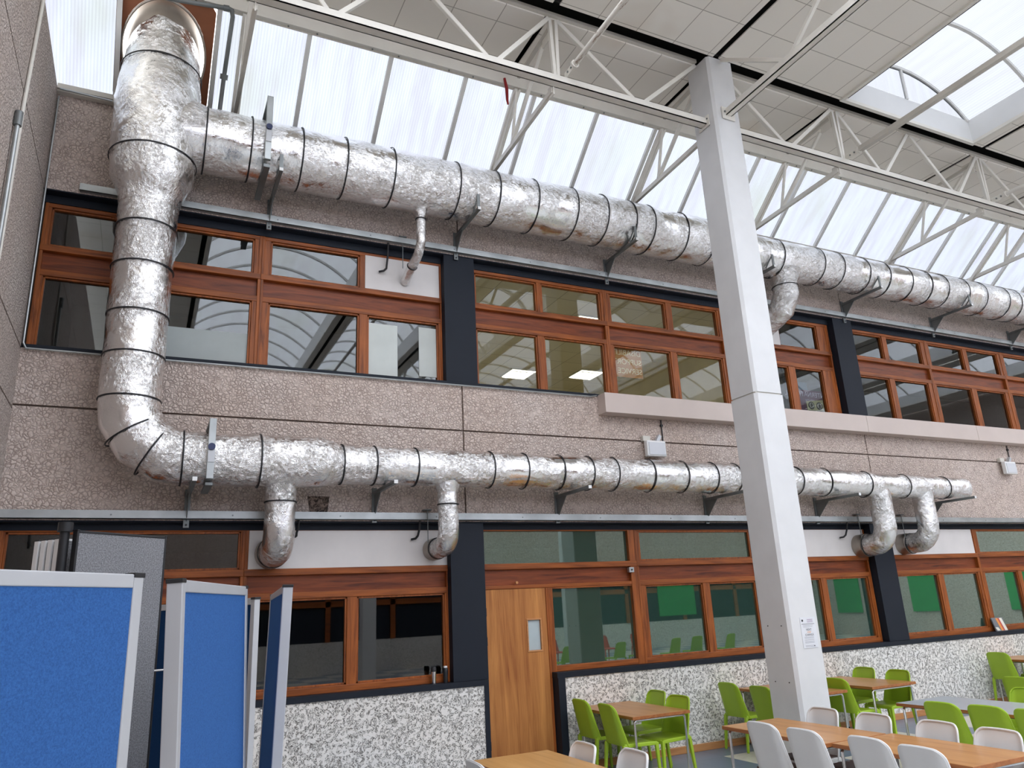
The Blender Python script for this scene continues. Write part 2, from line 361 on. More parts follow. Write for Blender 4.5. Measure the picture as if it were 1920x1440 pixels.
# left wall with joints
b = MB(); b.cur = 0
zz = [FL, 2.22, 2.885, 4.79, 6.10]
for z0, z1 in zip(zz, zz[1:]): b.box(XL - .25, XL, -10.2, 8.998, z0 + g, z1 - g)
b.cur = 1; b.box(XL - .3, XL - .02, -10.2, 9.29, FL, 6.08)
struct('wall_left', b, [M['wall_side'], M['groove']], org=0)
# navy piers
n_ = 0
for x0, x1 in ((3.48, 3.94), (11.04, 11.52), (18.66, 19.14)):
    for z0, z1 in ((2.93, 4.785), (-.83, 1.055)):
        n_ += 1; b = MB(); b.box(x0, x1, 9.005, 9.28, z0, z1); struct('trim_%d' % n_, b, M['navy'], org=0, bevel=.004)

# ---------------------------------------------------------------- windows of the facade
YF = 9.13
wn = 0
def win(x0, x1, z0, z1, up, lo, glass, lev, sign=None, split=None):
    """up / lo: lists of (x0, x1, kind) openings above and below the transom board; lev: frame levels"""
    global wn; wn += 1
    t = thing('window_%d' % wn, ((x0 + x1) / 2, 9.2, z0), kind='structure')
    zt0, zb1, top, bot = lev      # top of the lower opening, bottom of the upper one, frame top and bottom
    b = MB()
    b.box(x0, x1, YF, 9.26, top, z1); b.box(x0, x1, YF, 9.26, z0, bot)
    b.box(x0, x1, YF - .012, 9.26, zb1 - .075, zb1); b.box(x0, x1, YF, 9.26, zt0, zt0 + .075)
    b.build('frame_rail', M['woodh'], t, bevel=.006)
    b = MB(); b.box(x0 + .02, x1 - .02, YF + .055, 9.24, zt0 + .07, zb1 - .07); b.build('transom_board', M['woodb'], t)
    b = MB()
    def posts(lst, za, zc):
        e = [x0] + [v for p_ in lst for v in p_[:2]] + [x1]
        for a, c in zip(e[0::2], e[1::2]):
            if c - a > .004: b.box(a, c, YF + .006, 9.25, za, zc)
    posts(lo, bot - .01, zt0 + .02); posts(up, zb1 - .02, top + .01)
    b.box(x0, x0 + .035, YF - .004, 9.255, z0, z1); b.box(x1 - .035, x1, YF - .004, 9.255, z0, z1)
    b.build('frame_post', M['woodv'], t, bevel=.005)
    for lst, za, zc in ((lo, bot, zt0), (up, zb1, top)):
        for a, c, k in lst:
            if k == 'w':
                q = MB(); q.box(a - .01, c + .01, YF - .005, 9.2, za - .01, zc + .01); q.build('infill_board', M['panelw'], t, bevel=.003)
            else:
                bd = MB(); y_ = YF + .02; tk = .022
                bd.box(a, c, y_, 9.2, za, za + tk); bd.box(a, c, y_, 9.2, zc - tk, zc); bd.box(a, a + tk, y_, 9.2, za, zc); bd.box(c - tk, c, y_, 9.2, za, zc)
                bd.build('sash', M['woodv'], t, bevel=.003)
                q = MB(); q.box(a + .005, c - .005, 9.185, 9.191, za + .005, zc - .005); q.build('pane', M[k or glass], t)
    return t
UL = (3.79, 4.165, 4.64, 2.95); LL = (.205, .545, .965, -.755)
gd, gc, gg, ge = 'glassd', 'glassc', 'glassg', 'glasse'
win(-1.31, 1.07, 2.93, 4.69, [(-1.24, -.25, gd), (-.15, .98, gd)], [(-1.24, -.25, gd), (-.15, .98, gd)], gd, UL)
win(1.07, 3.50, 2.93, 4.69, [(1.18, 2.33, gd), (2.41, 3.44, 'w')], [(1.18, 2.33, gd), (2.44, 3.43, gd)], gd, UL)
win(3.95, 6.20, 2.93, 4.69, [(4.0, 5.0, gc), (5.08, 6.12, gc)], [(4.0, 4.97, gc), (5.08, 6.12, gc)], gc, UL)
win(6.20, 8.52, 2.93, 4.69, [(6.29, 7.37, gc), (7.48, 8.44, gc)], [(6.29, 7.37, gc), (7.49, 8.44, gc)], gc, UL)
win(8.52, 11.02, 2.93, 4.69, [(8.62, 9.78, 'w'), (9.80, 10.74, ge)], [(8.62, 9.9, ge), (10.05, 10.72, ge)], ge, UL)
win(11.53, 13.70, 2.93, 4.69, [(11.62, 12.46, ge), (12.58, 13.56, ge)], [(11.62, 12.46, ge), (12.6, 13.56, ge)], ge, UL)
win(13.70, 16.10, 2.93, 4.69, [(13.8, 14.85, ge), (14.98, 15.98, ge)], [(13.8, 14.87, ge), (15.03, 15.96, ge)], ge, UL)
win(16.10, 18.62, 2.93, 4.69, [(16.2, 17.25, ge), (17.4, 18.5, ge)], [(16.2, 17.25, ge), (17.4, 18.5, ge)], ge, UL)
win(-1.31, 1.05, -.83, .98, [(-1.25, 1.0, gd)], [(-1.25, -.2, gd), (-.1, 1.0, gd)], gd, LL)
win(1.05, 3.50, -.83, .98, [(1.10, 3.47, 'w')], [(1.12, 2.22, gd), (2.34, 3.44, gd)], gd, LL)
win(6.34, 8.6, -.83, .98, [(6.42, 8.5, gg)], [(6.46, 7.48, gg), (7.6, 8.5, gg)], gg, LL)
win(8.6, 11.03, -.83, .98, [(8.66, 10.98, 'w')], [(8.7, 9.87, gg), (9.99, 10.95, gg)], gg, LL)
win(11.53, 13.92, -.83, .98, [(11.55, 13.84, 'w')], [(11.64, 12.72, gg), (12.86, 13.82, gg)], gg, LL)
win(13.92, 16.2, -.83, .98, [(14.02, 16.1, gg)], [(14.02, 15.0, gg), (15.12, 16.1, gg)], gg, LL)
win(16.2, 18.64, -.83, .98, [(16.3, 18.55, gg)], [(16.3, 17.3, gg), (17.45, 18.55, gg)], gg, LL)
# door bay: transom light, board, side light and the door leaf
wn += 1
t = thing('window_%d' % wn, (5.1, 9.2, -.83), kind='structure')
b = MB(); b.box(3.95, 6.34, YF, 9.26, .965, .98); b.box(3.95, 6.34, YF - .012, 9.26, .47, .545); b.box(3.95, 6.34, YF, 9.26, .225, .27)
b.box(4.965, 6.335, YF + .004, 9.255, .205, .224); b.box(4.94, 6.335, YF + .002, 9.255, -.829, -.755); b.build('frame_rail', M['woodh'], t, bevel=.006)
b = MB(); b.box(3.97, 6.30, YF + .05, 9.24, .25, .49); b.build('transom_board', M['woodb'], t)
b = MB(); b.box(3.94, 3.985, YF - .004, 9.26, FL, .98); b.box(6.23, 6.338, YF - .005, 9.258, -.83, .979); b.box(4.886, 4.96, YF - .003, 9.258, -.83, .224); b.box(4.855, 4.8855, YF - .003, 9.258, FL, .224)
b.build('frame_post', M['woodv'], t, bevel=.005)
for a, c, za, zc in ((3.985, 6.23, .545, .965), (4.96, 6.23, -.755, .205)):
    q = MB(); q.box(a, c, 9.185, 9.191, za, zc); q.build('pane', M[gg], t)
t = thing('door_1', (4.42, 9.16, FL), kind='structure')
b = MB(); x0, x1, z0, z1 = 4.575, 4.755, -.545, -.175
b.box(3.988, x0, 9.14, 9.185, FL + .005, .222); b.box(x1, 4.855, 9.14, 9.185, FL + .005, .222); b.box(x0, x1, 9.14, 9.185, FL + .005, z0); b.box(x0, x1, 9.14, 9.185, z1, .222)
b.build('leaf', M['door'], t)
b = MB(); k = .02
b.box(x0 - k, x1 + k, 9.13, 9.15, z1, z1 + k); b.box(x0 - k, x1 + k, 9.13, 9.15, z0 - k, z0); b.box(x0 - k, x0, 9.13, 9.15, z0, z1); b.box(x1, x1 + k, 9.13, 9.15, z0, z1)
b.build('glazing_bead', M['skirt'], t, bevel=.003)
b = MB(); b.box(x0, x1, 9.16, 9.166, z0, z1); b.build('vision_panel', plain('wired_glass', (.48, .56, .58), .25), t)
for z in (-.05, -.4, -1.6):
    b = MB(); b.tube([(3.99, 9.132, z - .05), (3.99, 9.132, z + .05)], .008, 8); b.build('hinge', M['black'], t)

# rooms behind the facade
def room(name, x0, x1, z0, z1, y1, mat, lamp=None):
    b = MB(); t_ = .05
    b.box(x0, x1, y1, y1 + t_, z0, z1); b.box(x0 - t_, x0, 9.31, y1, z0, z1); b.box(x1, x1 + t_, 9.31, y1, z0, z1)
    b.cur = 1; b.box(x0, x1, 9.31, y1, z1, z1 + t_); b.cur = 2; b.box(x0, x1, 9.31, y1, z0 - t_, z0)
    struct(name, b, mat, org=0)
M['ctile'] = M['tile']
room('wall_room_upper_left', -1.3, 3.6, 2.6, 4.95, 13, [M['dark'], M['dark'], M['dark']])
room('wall_room_upper_middle', 3.8, 9.75, 2.6, 4.95, 18, [M['creamroom'], M['ctile'], M['creamroom']])
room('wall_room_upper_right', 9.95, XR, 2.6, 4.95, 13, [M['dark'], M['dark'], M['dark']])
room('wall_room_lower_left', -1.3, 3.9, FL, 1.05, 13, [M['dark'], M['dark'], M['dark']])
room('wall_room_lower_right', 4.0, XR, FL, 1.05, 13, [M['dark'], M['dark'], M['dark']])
lit = emit('lit_diffuser', (1, .95, .82), 3.2)
def ceil_light(x, y, label):
    t = thing('ceiling_light', (x, y, 4.90), label, 'ceiling light', 'recessed lights in the upper room')
    b = MB(); b.box(x - .31, x + .31, y - .31, y + .31, 4.92, 4.945); b.build('frame', M['white'], t)
    b = MB(); b.box(x - .28, x + .28, y - .28, y + .28, 4.912, 4.92); b.build('diffuser', lit, t)
    b = MB()
    for i in range(-3, 4): b.box(x + i * .08 - .004, x + i * .08 + .004, y - .28, y + .28, 4.89, 4.912); b.box(x - .28, x + .28, y + i * .08 - .004, y + i * .08 + .004, 4.89, 4.912)
    b.build('louvre', M['chrome'], t)
ceil_light(7.2, 14.2, 'square recessed light seen through the third upper window')
ceil_light(5.5, 11.2, 'square recessed ceiling light just inside the upper cream room')
ceil_light(8.6, 11.2, 'square recessed ceiling light of the cream room behind the column')

for i, (x, y) in enumerate(((4.6, 13.2), (8.7, 13.8), (5.0, 16.2), (8.6, 16.6), (7.0, 11.0))):  # extra lamps added to brighten the cream room
    ceil_light(x, y, 'extra recessed light added to brighten the cream upper room, ' + ('left row', 'right row', 'far left', 'far right', 'above the middle panes')[i])
# ---------------------------------------------------------------- writing
def text(name, s, loc, size, mat, parent, rx=math.pi / 2, rz=0, mirror=False, ext=.001, align='LEFT'):
    cu = bpy.data.curves.new(name, 'FONT'); cu.body = s; cu.size = size; cu.extrude = ext; cu.align_x = align
    tmp = bpy.data.objects.new('tmp', cu); C.objects.link(tmp)
    dg = bpy.context.evaluated_depsgraph_get(); me = bpy.data.meshes.new_from_object(tmp.evaluated_get(dg)); bpy.data.objects.remove(tmp)
    mt = Matrix.Translation(Vector(loc) - parent_off[parent.name]) @ Matrix.Rotation(rz, 4, 'Z') @ Matrix.Rotation(rx, 4, 'X')
    if mirror: mt = mt @ Matrix.Diagonal((-1, 1, 1, 1))
    me.transform(mt); me.materials.clear(); me.materials.append(mat)
    if mirror: me.flip_normals()
    o = bpy.data.objects.new(name, me); C.objects.link(o); o.parent = parent; parent_off[o.name] = parent_off[parent.name]; return o
ink = plain('ink', (.03, .03, .035), .7); pale = plain('pale_ink', (.75, .72, .62), .7); orange = plain('orange_ink', (.75, .28, .06), .7)
# posters behind the upper glass
t = thing('poster', (6.65, 9.23, 3.35), 'orange notice with mirrored lettering behind the upper glass left of the column', 'poster')
b = MB(); b.box(6.36, 6.86, 9.235, 9.237, 3.32, 3.84); b.build('sheet', plain('amber_paper', (.42, .17, .035), .7), t)
for i, s in enumerate(('DISABILITY', 'SUPPORT', 'SERVICE')): text('lettering', s, (6.85, 9.233, 3.68 - i * .15), .125, orange if i == 3 else plain('amber_text', (.80, .68, .48), .7), t, mirror=True)
t = thing('poster', (10.4, 9.23, 3.2), 'purple poster with mirrored INTERNATIONAL lettering behind the glass', 'poster')
b = MB(); b.box(10.07, 10.72, 9.238, 9.24, 3.0, 3.42); b.build('sheet', plain('purple_paper', (.11, .012, .075), .7), t)
text('lettering', 'INTERNATIONAL', (10.80, 9.236, 3.30), .125, plain('lilac_text', (.60, .50, .66), .7), t, mirror=True)
text('lettering', 'OFFICE', (10.6, 9.236, 3.18), .1, plain('lilac_text', (.60, .50, .66), .7), t, mirror=True)
t = thing('safety_sign', (10.5, 9.22, 3.0), 'cream safety sign with two dark round symbols behind the glass', 'sign')
b = MB(); b.prism([(10.30, 9.225, 2.97), (10.72, 9.225, 2.97), (10.70, 9.225, 3.26), (10.29, 9.225, 3.21)], (0, .003, 0)); b.build('sheet', plain('cream_paper', (.60, .55, .34), .7), t)
for cx in (10.40, 10.59):
    b = MB(); b.sweep([(cx, 9.224, 3.14), (cx, 9.218, 3.14)], .07, 1, 24); b.build('disc', ink, t)
    b = MB(); b.sweep([(cx, 9.2175, 3.14), (cx, 9.215, 3.14)], .05, 1, 24); b.build('symbol_ring', M['creamd'], t)
    b = MB(); b.box(cx - .025, cx + .025, 9.211, 9.2145, 3.10, 3.16); b.box(cx - .012, cx + .012, 9.211, 9.2145, 3.16, 3.18); b.build('symbol', ink, t)
for cx in (10.40, 10.61):
    b = MB(); b.box(cx - .08, cx + .08, 9.222, 9.2248, 2.99, 3.05); b.build('caption_box', plain('blue_ink', (.04, .06, .16), .7), t)
tag((lambda b: b.box(10.0, 10.68, 9.5, 9.53, 3.40, 3.66).build('notice_board', plain('sky_blue', (.05, .16, .30), .6)))(MB()), 'blue banner hung inside behind the purple poster', 'banner')
# papers and blind behind the left upper glass
tag((lambda b: b.box(2.46, 2.86, 9.178, 9.181, 2.97, 3.70).build('paper_sheet', plain('white_net', (.62, .66, .63), .6)))(MB()), 'tall white sheet taped inside the upper window beside the dark pier', 'paper', 'white sheets inside the upper window')
tag((lambda b: b.box(3.16, 3.42, 9.178, 9.181, 3.02, 3.72).build('paper_sheet', plain('white_net2', (.55, .58, .55), .6)))(MB()), 'narrow white sheet inside the upper window nearest the dark pier', 'paper', 'white sheets inside the upper window')
tag((lambda b: b.box(-.15, .98, 9.178, 9.181, 2.96, 3.36).build('net_curtain', plain('net', (.42, .46, .45), .7)))(MB()), 'pale net half curtain inside the upper window right of the riser duct', 'curtain')

# ---------------------------------------------------------------- sloped roof glazing
def gz(y): return 6.12 + .84 * (9 - y)
YT = 7.93
x = 1.37 - 1.05 * 4; xs = []
while x < XR: xs.append(x); x += 1.05
wn += 1; t = thing('window_%d' % wn, (8, 9, 6.08), kind='structure')
sl = Vector((0, -1, .84)).normalized(); nm = Vector((0, .84, 1)).normalized()
for i, (a, c) in enumerate(zip(xs, xs[1:])):
    if abs(a + .73) < .05:
        HX, HY, HR = -.24, 8.47, .465
        # hardboard sheet with an oval cut for the duct
        lo = []; N = 36
        for k in range(N):
            th = 2 * math.pi * k / N; lo.append((HX + HR * math.cos(th), HY + .47 * math.sin(th)))
        outer = []
        for (px_, py_) in lo:
            dx, dy = px_ - HX, py_ - HY; s_ = min((.525 / abs(dx)) if abs(dx) > 1e-6 else 99, (.53 / abs(dy)) if abs(dy) > 1e-6 else 99)
            outer.append((HX + dx * s_, HY + dy * s_ ))
        q = MB(); vs = []
        for dz in (0, .012):
            vs += [(p_[0], p_[1], gz(p_[1]) + dz) for p_ in lo] + [(p_[0], p_[1], gz(p_[1]) + dz) for p_ in outer]
        fs = []
        for k in range(N):
            j = (k + 1) % N; fs += [(k, j, N + j, N + k), (2 * N + k, 2 * N + j, 3 * N + j, 3 * N + k), (k, j, 2 * N + j, 2 * N + k), (N + k, N + j, 3 * N + j, 3 * N + k)]
        q.add(vs, fs); q.build('hardboard_sheet', M['ply'], t); continue
    q = MB(); q.prism([(a, 9.0, gz(9)), (c, 9.0, gz(9)), (c, YT, gz(YT)), (a, YT, gz(YT))], nm * .016); q.build('pane', M['poly'], t)
for a in xs:
    q = MB(); q.bar(Vector((a, 9.0, gz(9))) - nm * .025, Vector((a, YT, gz(YT))) - nm * .025, .055, .05, nm); q.build('glazing_bar', M['bar'], t)
b = MB(); b.box(XL - 3, XR, 8.93, 9.3, 6.045, 6.12); b.build('sill_flashing', M['cream'], t, bevel=.005)
b = MB(); b.box(XL, XR, 8.9, 8.93, 6.07, 6.135); b.build('sill_upstand', M['creamd'], t)
b = MB(); b.box(XL - 3, XR, 7.86, 7.95, 6.95, 6.965); b.box(XL - 3, XR, 7.93, 7.945, 6.94, 7.06); b.box(XL - 3, XR, 7.845, 7.86, 6.93, 7.15)
b.build('head_purlin', M['cream'], t, bevel=.003)
b = MB()
x = -1
while x < 18:
    for dx in (0, .35): b.sweep([(x + dx, 7.905, 6.955), (x + dx, 7.905, 6.94)], .011, 1, 8)
    x += 1.05
b.build('bolt', M['galvd'], t)
b = MB(); b.box(XL - 3, XR, 7.90, 7.95, 7.06, 7.32); b.build('fascia', M['creamd'], t)
# sealing the head of the left bay behind the side wall and the far end wall
b = MB(); b.box(XL - 3.3, XL - 3, -10, 9.3, 5.8, 7.6); b.box(XL - 3.1, XL - .3, 9.0, 9.3, 5.5, 6.05); struct('wall_beyond_left', b, M['creamd'], org=0)
b = MB(); b.box(XR, XR + .3, -10.3, 9.3, FL, 7.6); struct('wall_right', b, M['wall_side'], org=0)

# ---------------------------------------------------------------- ceiling
ZC = 7.30
b = MB(); b.cur = 0
def ct(x0, x1, y0, y1): b.box(x0, x1, y0, y1, ZC, ZC + .02)
SLX = [-1.9, .62, 4.18, 6.75, 9.24, 12.72, 15.2, 19.9, 24.4]
CE = [XL - 3] + SLX + [XR]
for x0, x1 in zip(CE, CE[1:]):
    ct(x0 + .035, x1 - .035, 6.90, 7.90)
yb0 = -7.9
for x0, x1 in zip(CE, CE[1:]):
    x0 += .05; x1 -= .05
    hit = [s for s in SKY if s[0] < x1 and s[1] > x0]
    if not hit: ct(x0, x1, yb0, 6.65); continue
    s = hit[0]
    if s[0] > x0 + .01: ct(x0, s[0], yb0, 6.65)
    if s[1] < x1 - .01: ct(s[1], x1, yb0, 6.65)
    if s[3] < 6.62: ct(s[0], s[1], s[3], 6.65)
    ct(s[0], s[1], yb0, s[2])
ct(XL - 3, XR, -8.9, -8.05)
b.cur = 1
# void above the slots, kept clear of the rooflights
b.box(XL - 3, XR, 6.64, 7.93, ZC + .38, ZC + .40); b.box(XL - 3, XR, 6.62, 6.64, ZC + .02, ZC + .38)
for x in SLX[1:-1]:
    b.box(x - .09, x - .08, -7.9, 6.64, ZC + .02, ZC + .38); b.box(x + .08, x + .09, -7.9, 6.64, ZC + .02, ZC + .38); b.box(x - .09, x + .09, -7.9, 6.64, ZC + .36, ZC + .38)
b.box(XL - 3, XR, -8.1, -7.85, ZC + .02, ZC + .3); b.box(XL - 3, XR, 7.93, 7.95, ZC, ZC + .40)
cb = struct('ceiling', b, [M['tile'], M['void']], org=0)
# rooflights
def vault(a, c, y0, y1, pm='polyc'):
    global wn; wn += 1
    t = thing('window_%d' % wn, ((a + c) / 2, (y0 + y1) / 2, ZC), kind='structure')
    zu = ZC + .42; rise = .62; n = 14; hw = (c - a) / 2; cx = (a + c) / 2; Rr = (hw * hw + rise * rise) / (2 * rise)
    def P(k, dr=0):
        th = -math.asin(hw / Rr) + 2 * math.asin(hw / Rr) * k / n; return cx + (Rr + dr) * math.sin(th), zu + rise - Rr + (Rr + dr) * math.cos(th)
    q = MB(); k = .03
    q.box(a - k, a, y0, y1, ZC - .01, zu); q.box(c, c + k, y0, y1, ZC - .01, zu); q.box(a - k, c + k, y1, y1 + k, ZC - .01, zu); q.box(a - k, c + k, y0 - k, y0, ZC - .01, zu)
    q.build('upstand', M['white'], t)
    q = MB(); q.box(a - .05, c + .05, y1 - .005, y1 + .05, ZC - .035, ZC + .02); q.box(a - .05, a + .005, y0, y1, ZC - .035, ZC + .02); q.box(c - .005, c + .05, y0, y1, ZC - .035, ZC + .02)
    q.build('trim', M['cream'], t)
    step = 1.04; y = y1; i = 0; ys = [y1]
    while y > y0 + .4: y -= step; ys.append(max(y, y0))
    for i, (ya, yb) in enumerate(zip(ys, ys[1:])):
        q = MB(); vs = [(P(k_)[0], yy, P(k_)[1]) for yy in (ya, yb) for k_ in range(n + 1)]
        q.add(vs, [(k_, k_ + 1, n + 2 + k_, n + 1 + k_) for k_ in range(n)]); o = q.build('pane', M['polys'] if pm == 'poly' and ya > 2 else M['polyc'], t, smooth=True)
    for i, yy in enumerate(ys):
        d = (.10 if i % 2 == 0 and i else .035)
        q = MB(); pts = [Vector((P(k_, -.02)[0], yy, P(k_, -.02)[1])) for k_ in range(n + 1)]
        for p_, r_ in zip(pts, pts[1:]): q.bar(p_, r_, d if False else .05, .045, Vector((0, 1, 0)))
        if i == 2:
            for p_, r_ in zip(pts, pts[1:]): q.bar(p_ + Vector((0, -.10, 0)), r_ + Vector((0, -.10, 0)), .05, .03, Vector((0, 1, 0)))
        q.build('arched_rib', M['bar'], t)
    for yy in (y0, y1):
        q = MB(); vs = [(P(k_)[0], yy, P(k_)[1]) for k_ in range(n + 1)]; q.add(vs, [tuple(range(n + 1))]); q.build('end_pane', M['polys'] if pm == 'poly' else M['polyc'], t)
    q = MB(); q.box(cx - .02, cx + .02, y1 - .02, y1 + .02, zu, zu + rise); q.build('mullion', M['bar'], t)
for s in SKY: vault(*s, 'poly' if s[0] == 9.24 else 'polyc')

# ---------------------------------------------------------------- opposite side of the hall (seen in the glass)
b = MB(); b.cur = 0; b.box(XL, XR, -10.3, -10, FL, -.9); b.cur = 1; b.box(XL, XR, -10.3, -10, -.9, 1.1); b.cur = 2; b.box(XL, XR, -10.3, -10, 1.1, 3.3); 
b.cur = 3
for x in (1.4, 3.7, 6.2, 8.6, 11.3, 14, 16.2, 19, 22, 25, 28): b.box(x - .09, x + .09, -10, -9.93, -.9, 1.1); b.box(x - .05, x + .05, -10.1, -9.93, 3.3, 6.1)
b.box(XL, XR, -10, -9.93, .3, .5); b.box(XL, XR, -10.1, -9.93, 4.4, 4.5); b.box(XL, XR, -10.1, -9.93, 6.0, 6.1)
struct('wall_back', b, [M['spandrel'], M['navy'], M['wall'], M['woodh']], org=0)
wn += 1; t = thing('window_%d' % wn, (8, -10, 6.08), kind='structure')
q = MB(); q.prism([(XL - 3, -10, 6.12), (XR, -10, 6.12), (XR, -8.9, 7.05), (XL - 3, -8.9, 7.05)], (0, -.01, .012)); q.build('pane', M['polyc'], t)
q = MB(); q.box(XL, XR, -10.04, -10.02, 3.3, 6.05); q.build('pane', M['polyc'], t)  # upper wall glazing, added behind the viewer to light the facade from the front
for a in xs: q = MB(); q.bar((a, -10, 6.1), (a, -8.9, 7.02), .055, .05); q.build('glazing_bar', M['bar'], t)
q = MB(); q.box(XL - 3, XR, -8.95, -8.85, 6.98, 7.32); q.build('fascia', M['creamd'], t)

# ---------------------------------------------------------------- column
def column(x, y, label):
    t = thing('column', (x + .225, y + .225, FL), label, 'column', 'square columns of the hall')
    def shaft(x0, x1, y0, y1, z0, z1, name, c=.035):
        q = MB(); poly = [(x0 + c, y0), (x1 - .012, y0), (x1, y0 + .012), (x1, y1 - .012), (x1 - .012, y1), (x0 + .012, y1), (x0, y1 - .012), (x0, y0 + c)]
        q.prism([(a, b_, z0) for a, b_ in poly], (0, 0, z1 - z0)); return q.build(name, M['col'], t)
    shaft(x + .006, x + .444, y + .006, y + .444, 2.385, 7.295, 'upper_casing'); shaft(x, x + .45, y, y + .45, FL, 2.365, 'lower_casing')
    q = MB(); q.box(x + .02, x + .43, y + .02, y + .43, 2.36, 2.39); q.build('joint', M['creamd'], t)
    return t
column(6.59, 6.65, 'tall white square column standing in front of the brown windows')
column(6.59, -7.1, 'white square column on the far side of the hall behind the viewer')
column(-.9, -7.1, 'white square column behind the viewer near the side wall')
column(14.2, -7.1, 'white square column behind the viewer towards the right end')
# cap plates and screws on the column
cp = bpy.data.objects['column']
for (x, z) in ((6.585, -.35), (6.585, -.95)):
    for dy in (.12, .33):
        q = MB(); q.sweep([(x + .006, 6.65 + dy, z), (x - .001, 6.65 + dy, z)], .006, 1, 8); q.build('screw', M['black'], cp)
# notice on the column
t = thing('notice', (6.87, 6.645, -.6), 'white printed notice headed NEXT STEP CHANGE taped to the column', 'notice')
b = MB(); b.box(6.755, 6.985, 6.6455, 6.649, -.60, -.27); b.build('sheet', plain('notice_paper', (.72, .73, .76), .6), t)
def rules(z, x0=6.78, x1=6.96, h=.003, m_=None):
    q = MB(); q.box(x0, x1, 6.6445, 6.6455, z, z + h); q.build('printed_line', m_ or ink, t)
grey_ = plain('grey_ink', (.28, .28, .32), .7)
rules(-.345, 6.77, 6.965, .004); rules(-.36, 6.79, 6.94, .003, grey_)
for i, z in enumerate((-.298, -.312, -.325)): rules(z, 6.86, 6.945, .004, plain('violet_ink', (.30, .16, .30), .7))
for z in (-.375, -.485, -.497, -.515, -.532, -.545, -.575, -.585): rules(z, 6.79, 6.79 + .14, .003, grey_)
q = MB(); q.sweep([(6.79, 6.6455, -.305), (6.79, 6.6445, -.305)], .013, 1, 8); q.build('crest', ink, t)
q = MB(); q.sweep([(6.925, 6.6455, -.58), (6.925, 6.6445, -.58)], .007, 1, 8); q.build('crest', ink, t)
text('lettering', 'NEXT', (6.87, 6.6453, -.415), .032, ink, t, align='CENTER', ext=.0004)
text('lettering', 'STEP', (6.87, 6.6453, -.442), .028, orange, t, align='CENTER', ext=.0004)
text('lettering', 'CHANGE', (6.87, 6.6453, -.470), .032, ink, t, align='CENTER', ext=.0004)

# ---------------------------------------------------------------- roof trusses
TY, ZB, ZT = 6.88, 6.33, 7.27
def member(t, name, p, q, w_=.055, h=.055, mat='cream', kind='bar'):
    b = MB()
    if kind == 'angle': b.angle(p, q, w_, .009)
    else: b.bar(p, q, w_, h)
    return b.build(name, M[mat], t, bevel=.004)
def truss_x(x0, x1, posts, vees, label, y=TY, sgn=1):
    t = thing('roof_truss', ((x0 + x1) / 2, y, ZB - .04), label, 'roof truss', 'cream steel roof trusses')
    b = MB(); b.box(x0, x1, y - .06, y + .06, ZB - .05, ZB - .038); b.box(x0, x1, y - .06, y - .048, ZB - .05, ZB + .045); b.box(x0, x1, y + .048, y + .06, ZB - .05, ZB + .045); b.build('bottom_chord', M['cream'], t)
    b = MB(); b.box(x0, x1, y - .03, y + .03, ZT + .05, ZT + .10); b.build('top_chord', M['creamd'], t)
    for x in posts:
        for d in (-.035, .035): member(t, 'post', (x + d * .6, y, ZB - .02), (x + d * 1.3, y, ZT), .045, .05)
    for x, a, c in vees:
        member(t, 'diagonal', (x - .03, y, ZB + .01), (a, y, ZT), .05, .05, 'cream', 'angle'); member(t, 'diagonal', (x + .03, y, ZB + .01), (c, y, ZT), .055, .055)
    if x1 < 6.6 and x1 > 6.4 or x0 > 7 and x0 < 7.1:
        xx = x1 if x1 < 6.6 else x0
        b = MB(); b.box(min(xx, xx + .012), max(xx, xx + .012), y - .11, y + .11, ZB - .09, ZB + .08); b.build('end_plate', M['cream'], t, bevel=.004)
        for dy in (-.08, .08): b = MB(); d = -.012 if x1 < 6.6 else .02; b.sweep([(xx, y + dy, ZB + .02), (xx + d, y + dy, ZB + .02)], .012, 1, 6); b.build('bolt', M['galvd'], t)
    return t
truss_x(-1.6, 6.578, [.62, 4.24], [(-.5, -1.5, .5), (1.42, .68, 2.3), (3.36, 2.35, 4.18), (5.5, 4.3, 6.55)], 'long cream roof truss running along the glazing left of the column')
truss_x(7.052, 19.6, [9.3, 12.86, 15.4], [(8.17, 7.05, 9.22), (10.2, 9.36, 11.0), (12.0, 11.08, 12.8), (14.15, 12.95, 15.3), (16.5, 15.5, 17.5)], 'long cream roof truss running along the glazing right of the column')
tx = truss_x(-1.2, 19.6, [.62, 4.24, 9.3, 12.86], [(2.4, .7, 4.1), (5.5, 4.3, 6.7), (8.2, 7, 9.2), (11, 9.4, 12.7)], 'cream roof truss on the far side of the hall behind the viewer', y=-6.5)
# lean-to frames between truss and wall
def frame_y(x, label):
    t = thing('lean_to_frame', (x, 8, 6.1), label, 'roof frame', 'cream lean-to frames under the sloped glazing')
    q = [(x, 6.95, 6.24), (x, 8.97, 6.16)]
    member(t, 'tie_bar', q[0], q[1], .05, .07)
    r0 = Vector((x, 8.97, gz(8.97) - .09)); r1 = Vector((x, 7.90, gz(7.90) - .09))
    for d in (-.03, .03): member(t, 'rafter', r0 + Vector((d, 0, 0)), r1 + Vector((d, 0, 0)), .04, .06)
    mid = (x, 8.15, 6.22)
    member(t, 'strut', mid, (x - .01, 7.90, 6.98), .035, .035); member(t, 'strut', mid, (x, 7.15, 7.05), .05, .045)
    member(t, 'top_rail', (x, 7.9, 7.1), (x, 6.95, 7.16), .045, .05, 'creamd')
    b = MB(); b.box(x - .008, x + .008, 6.92, 7.12, 7.0, 7.22); b.build('gusset', M['cream'], t)
    b = MB(); b.box(x - .008, x + .008, 6.93, 7.06, 6.17, 6.33); b.build('gusset', M['cream'], t)
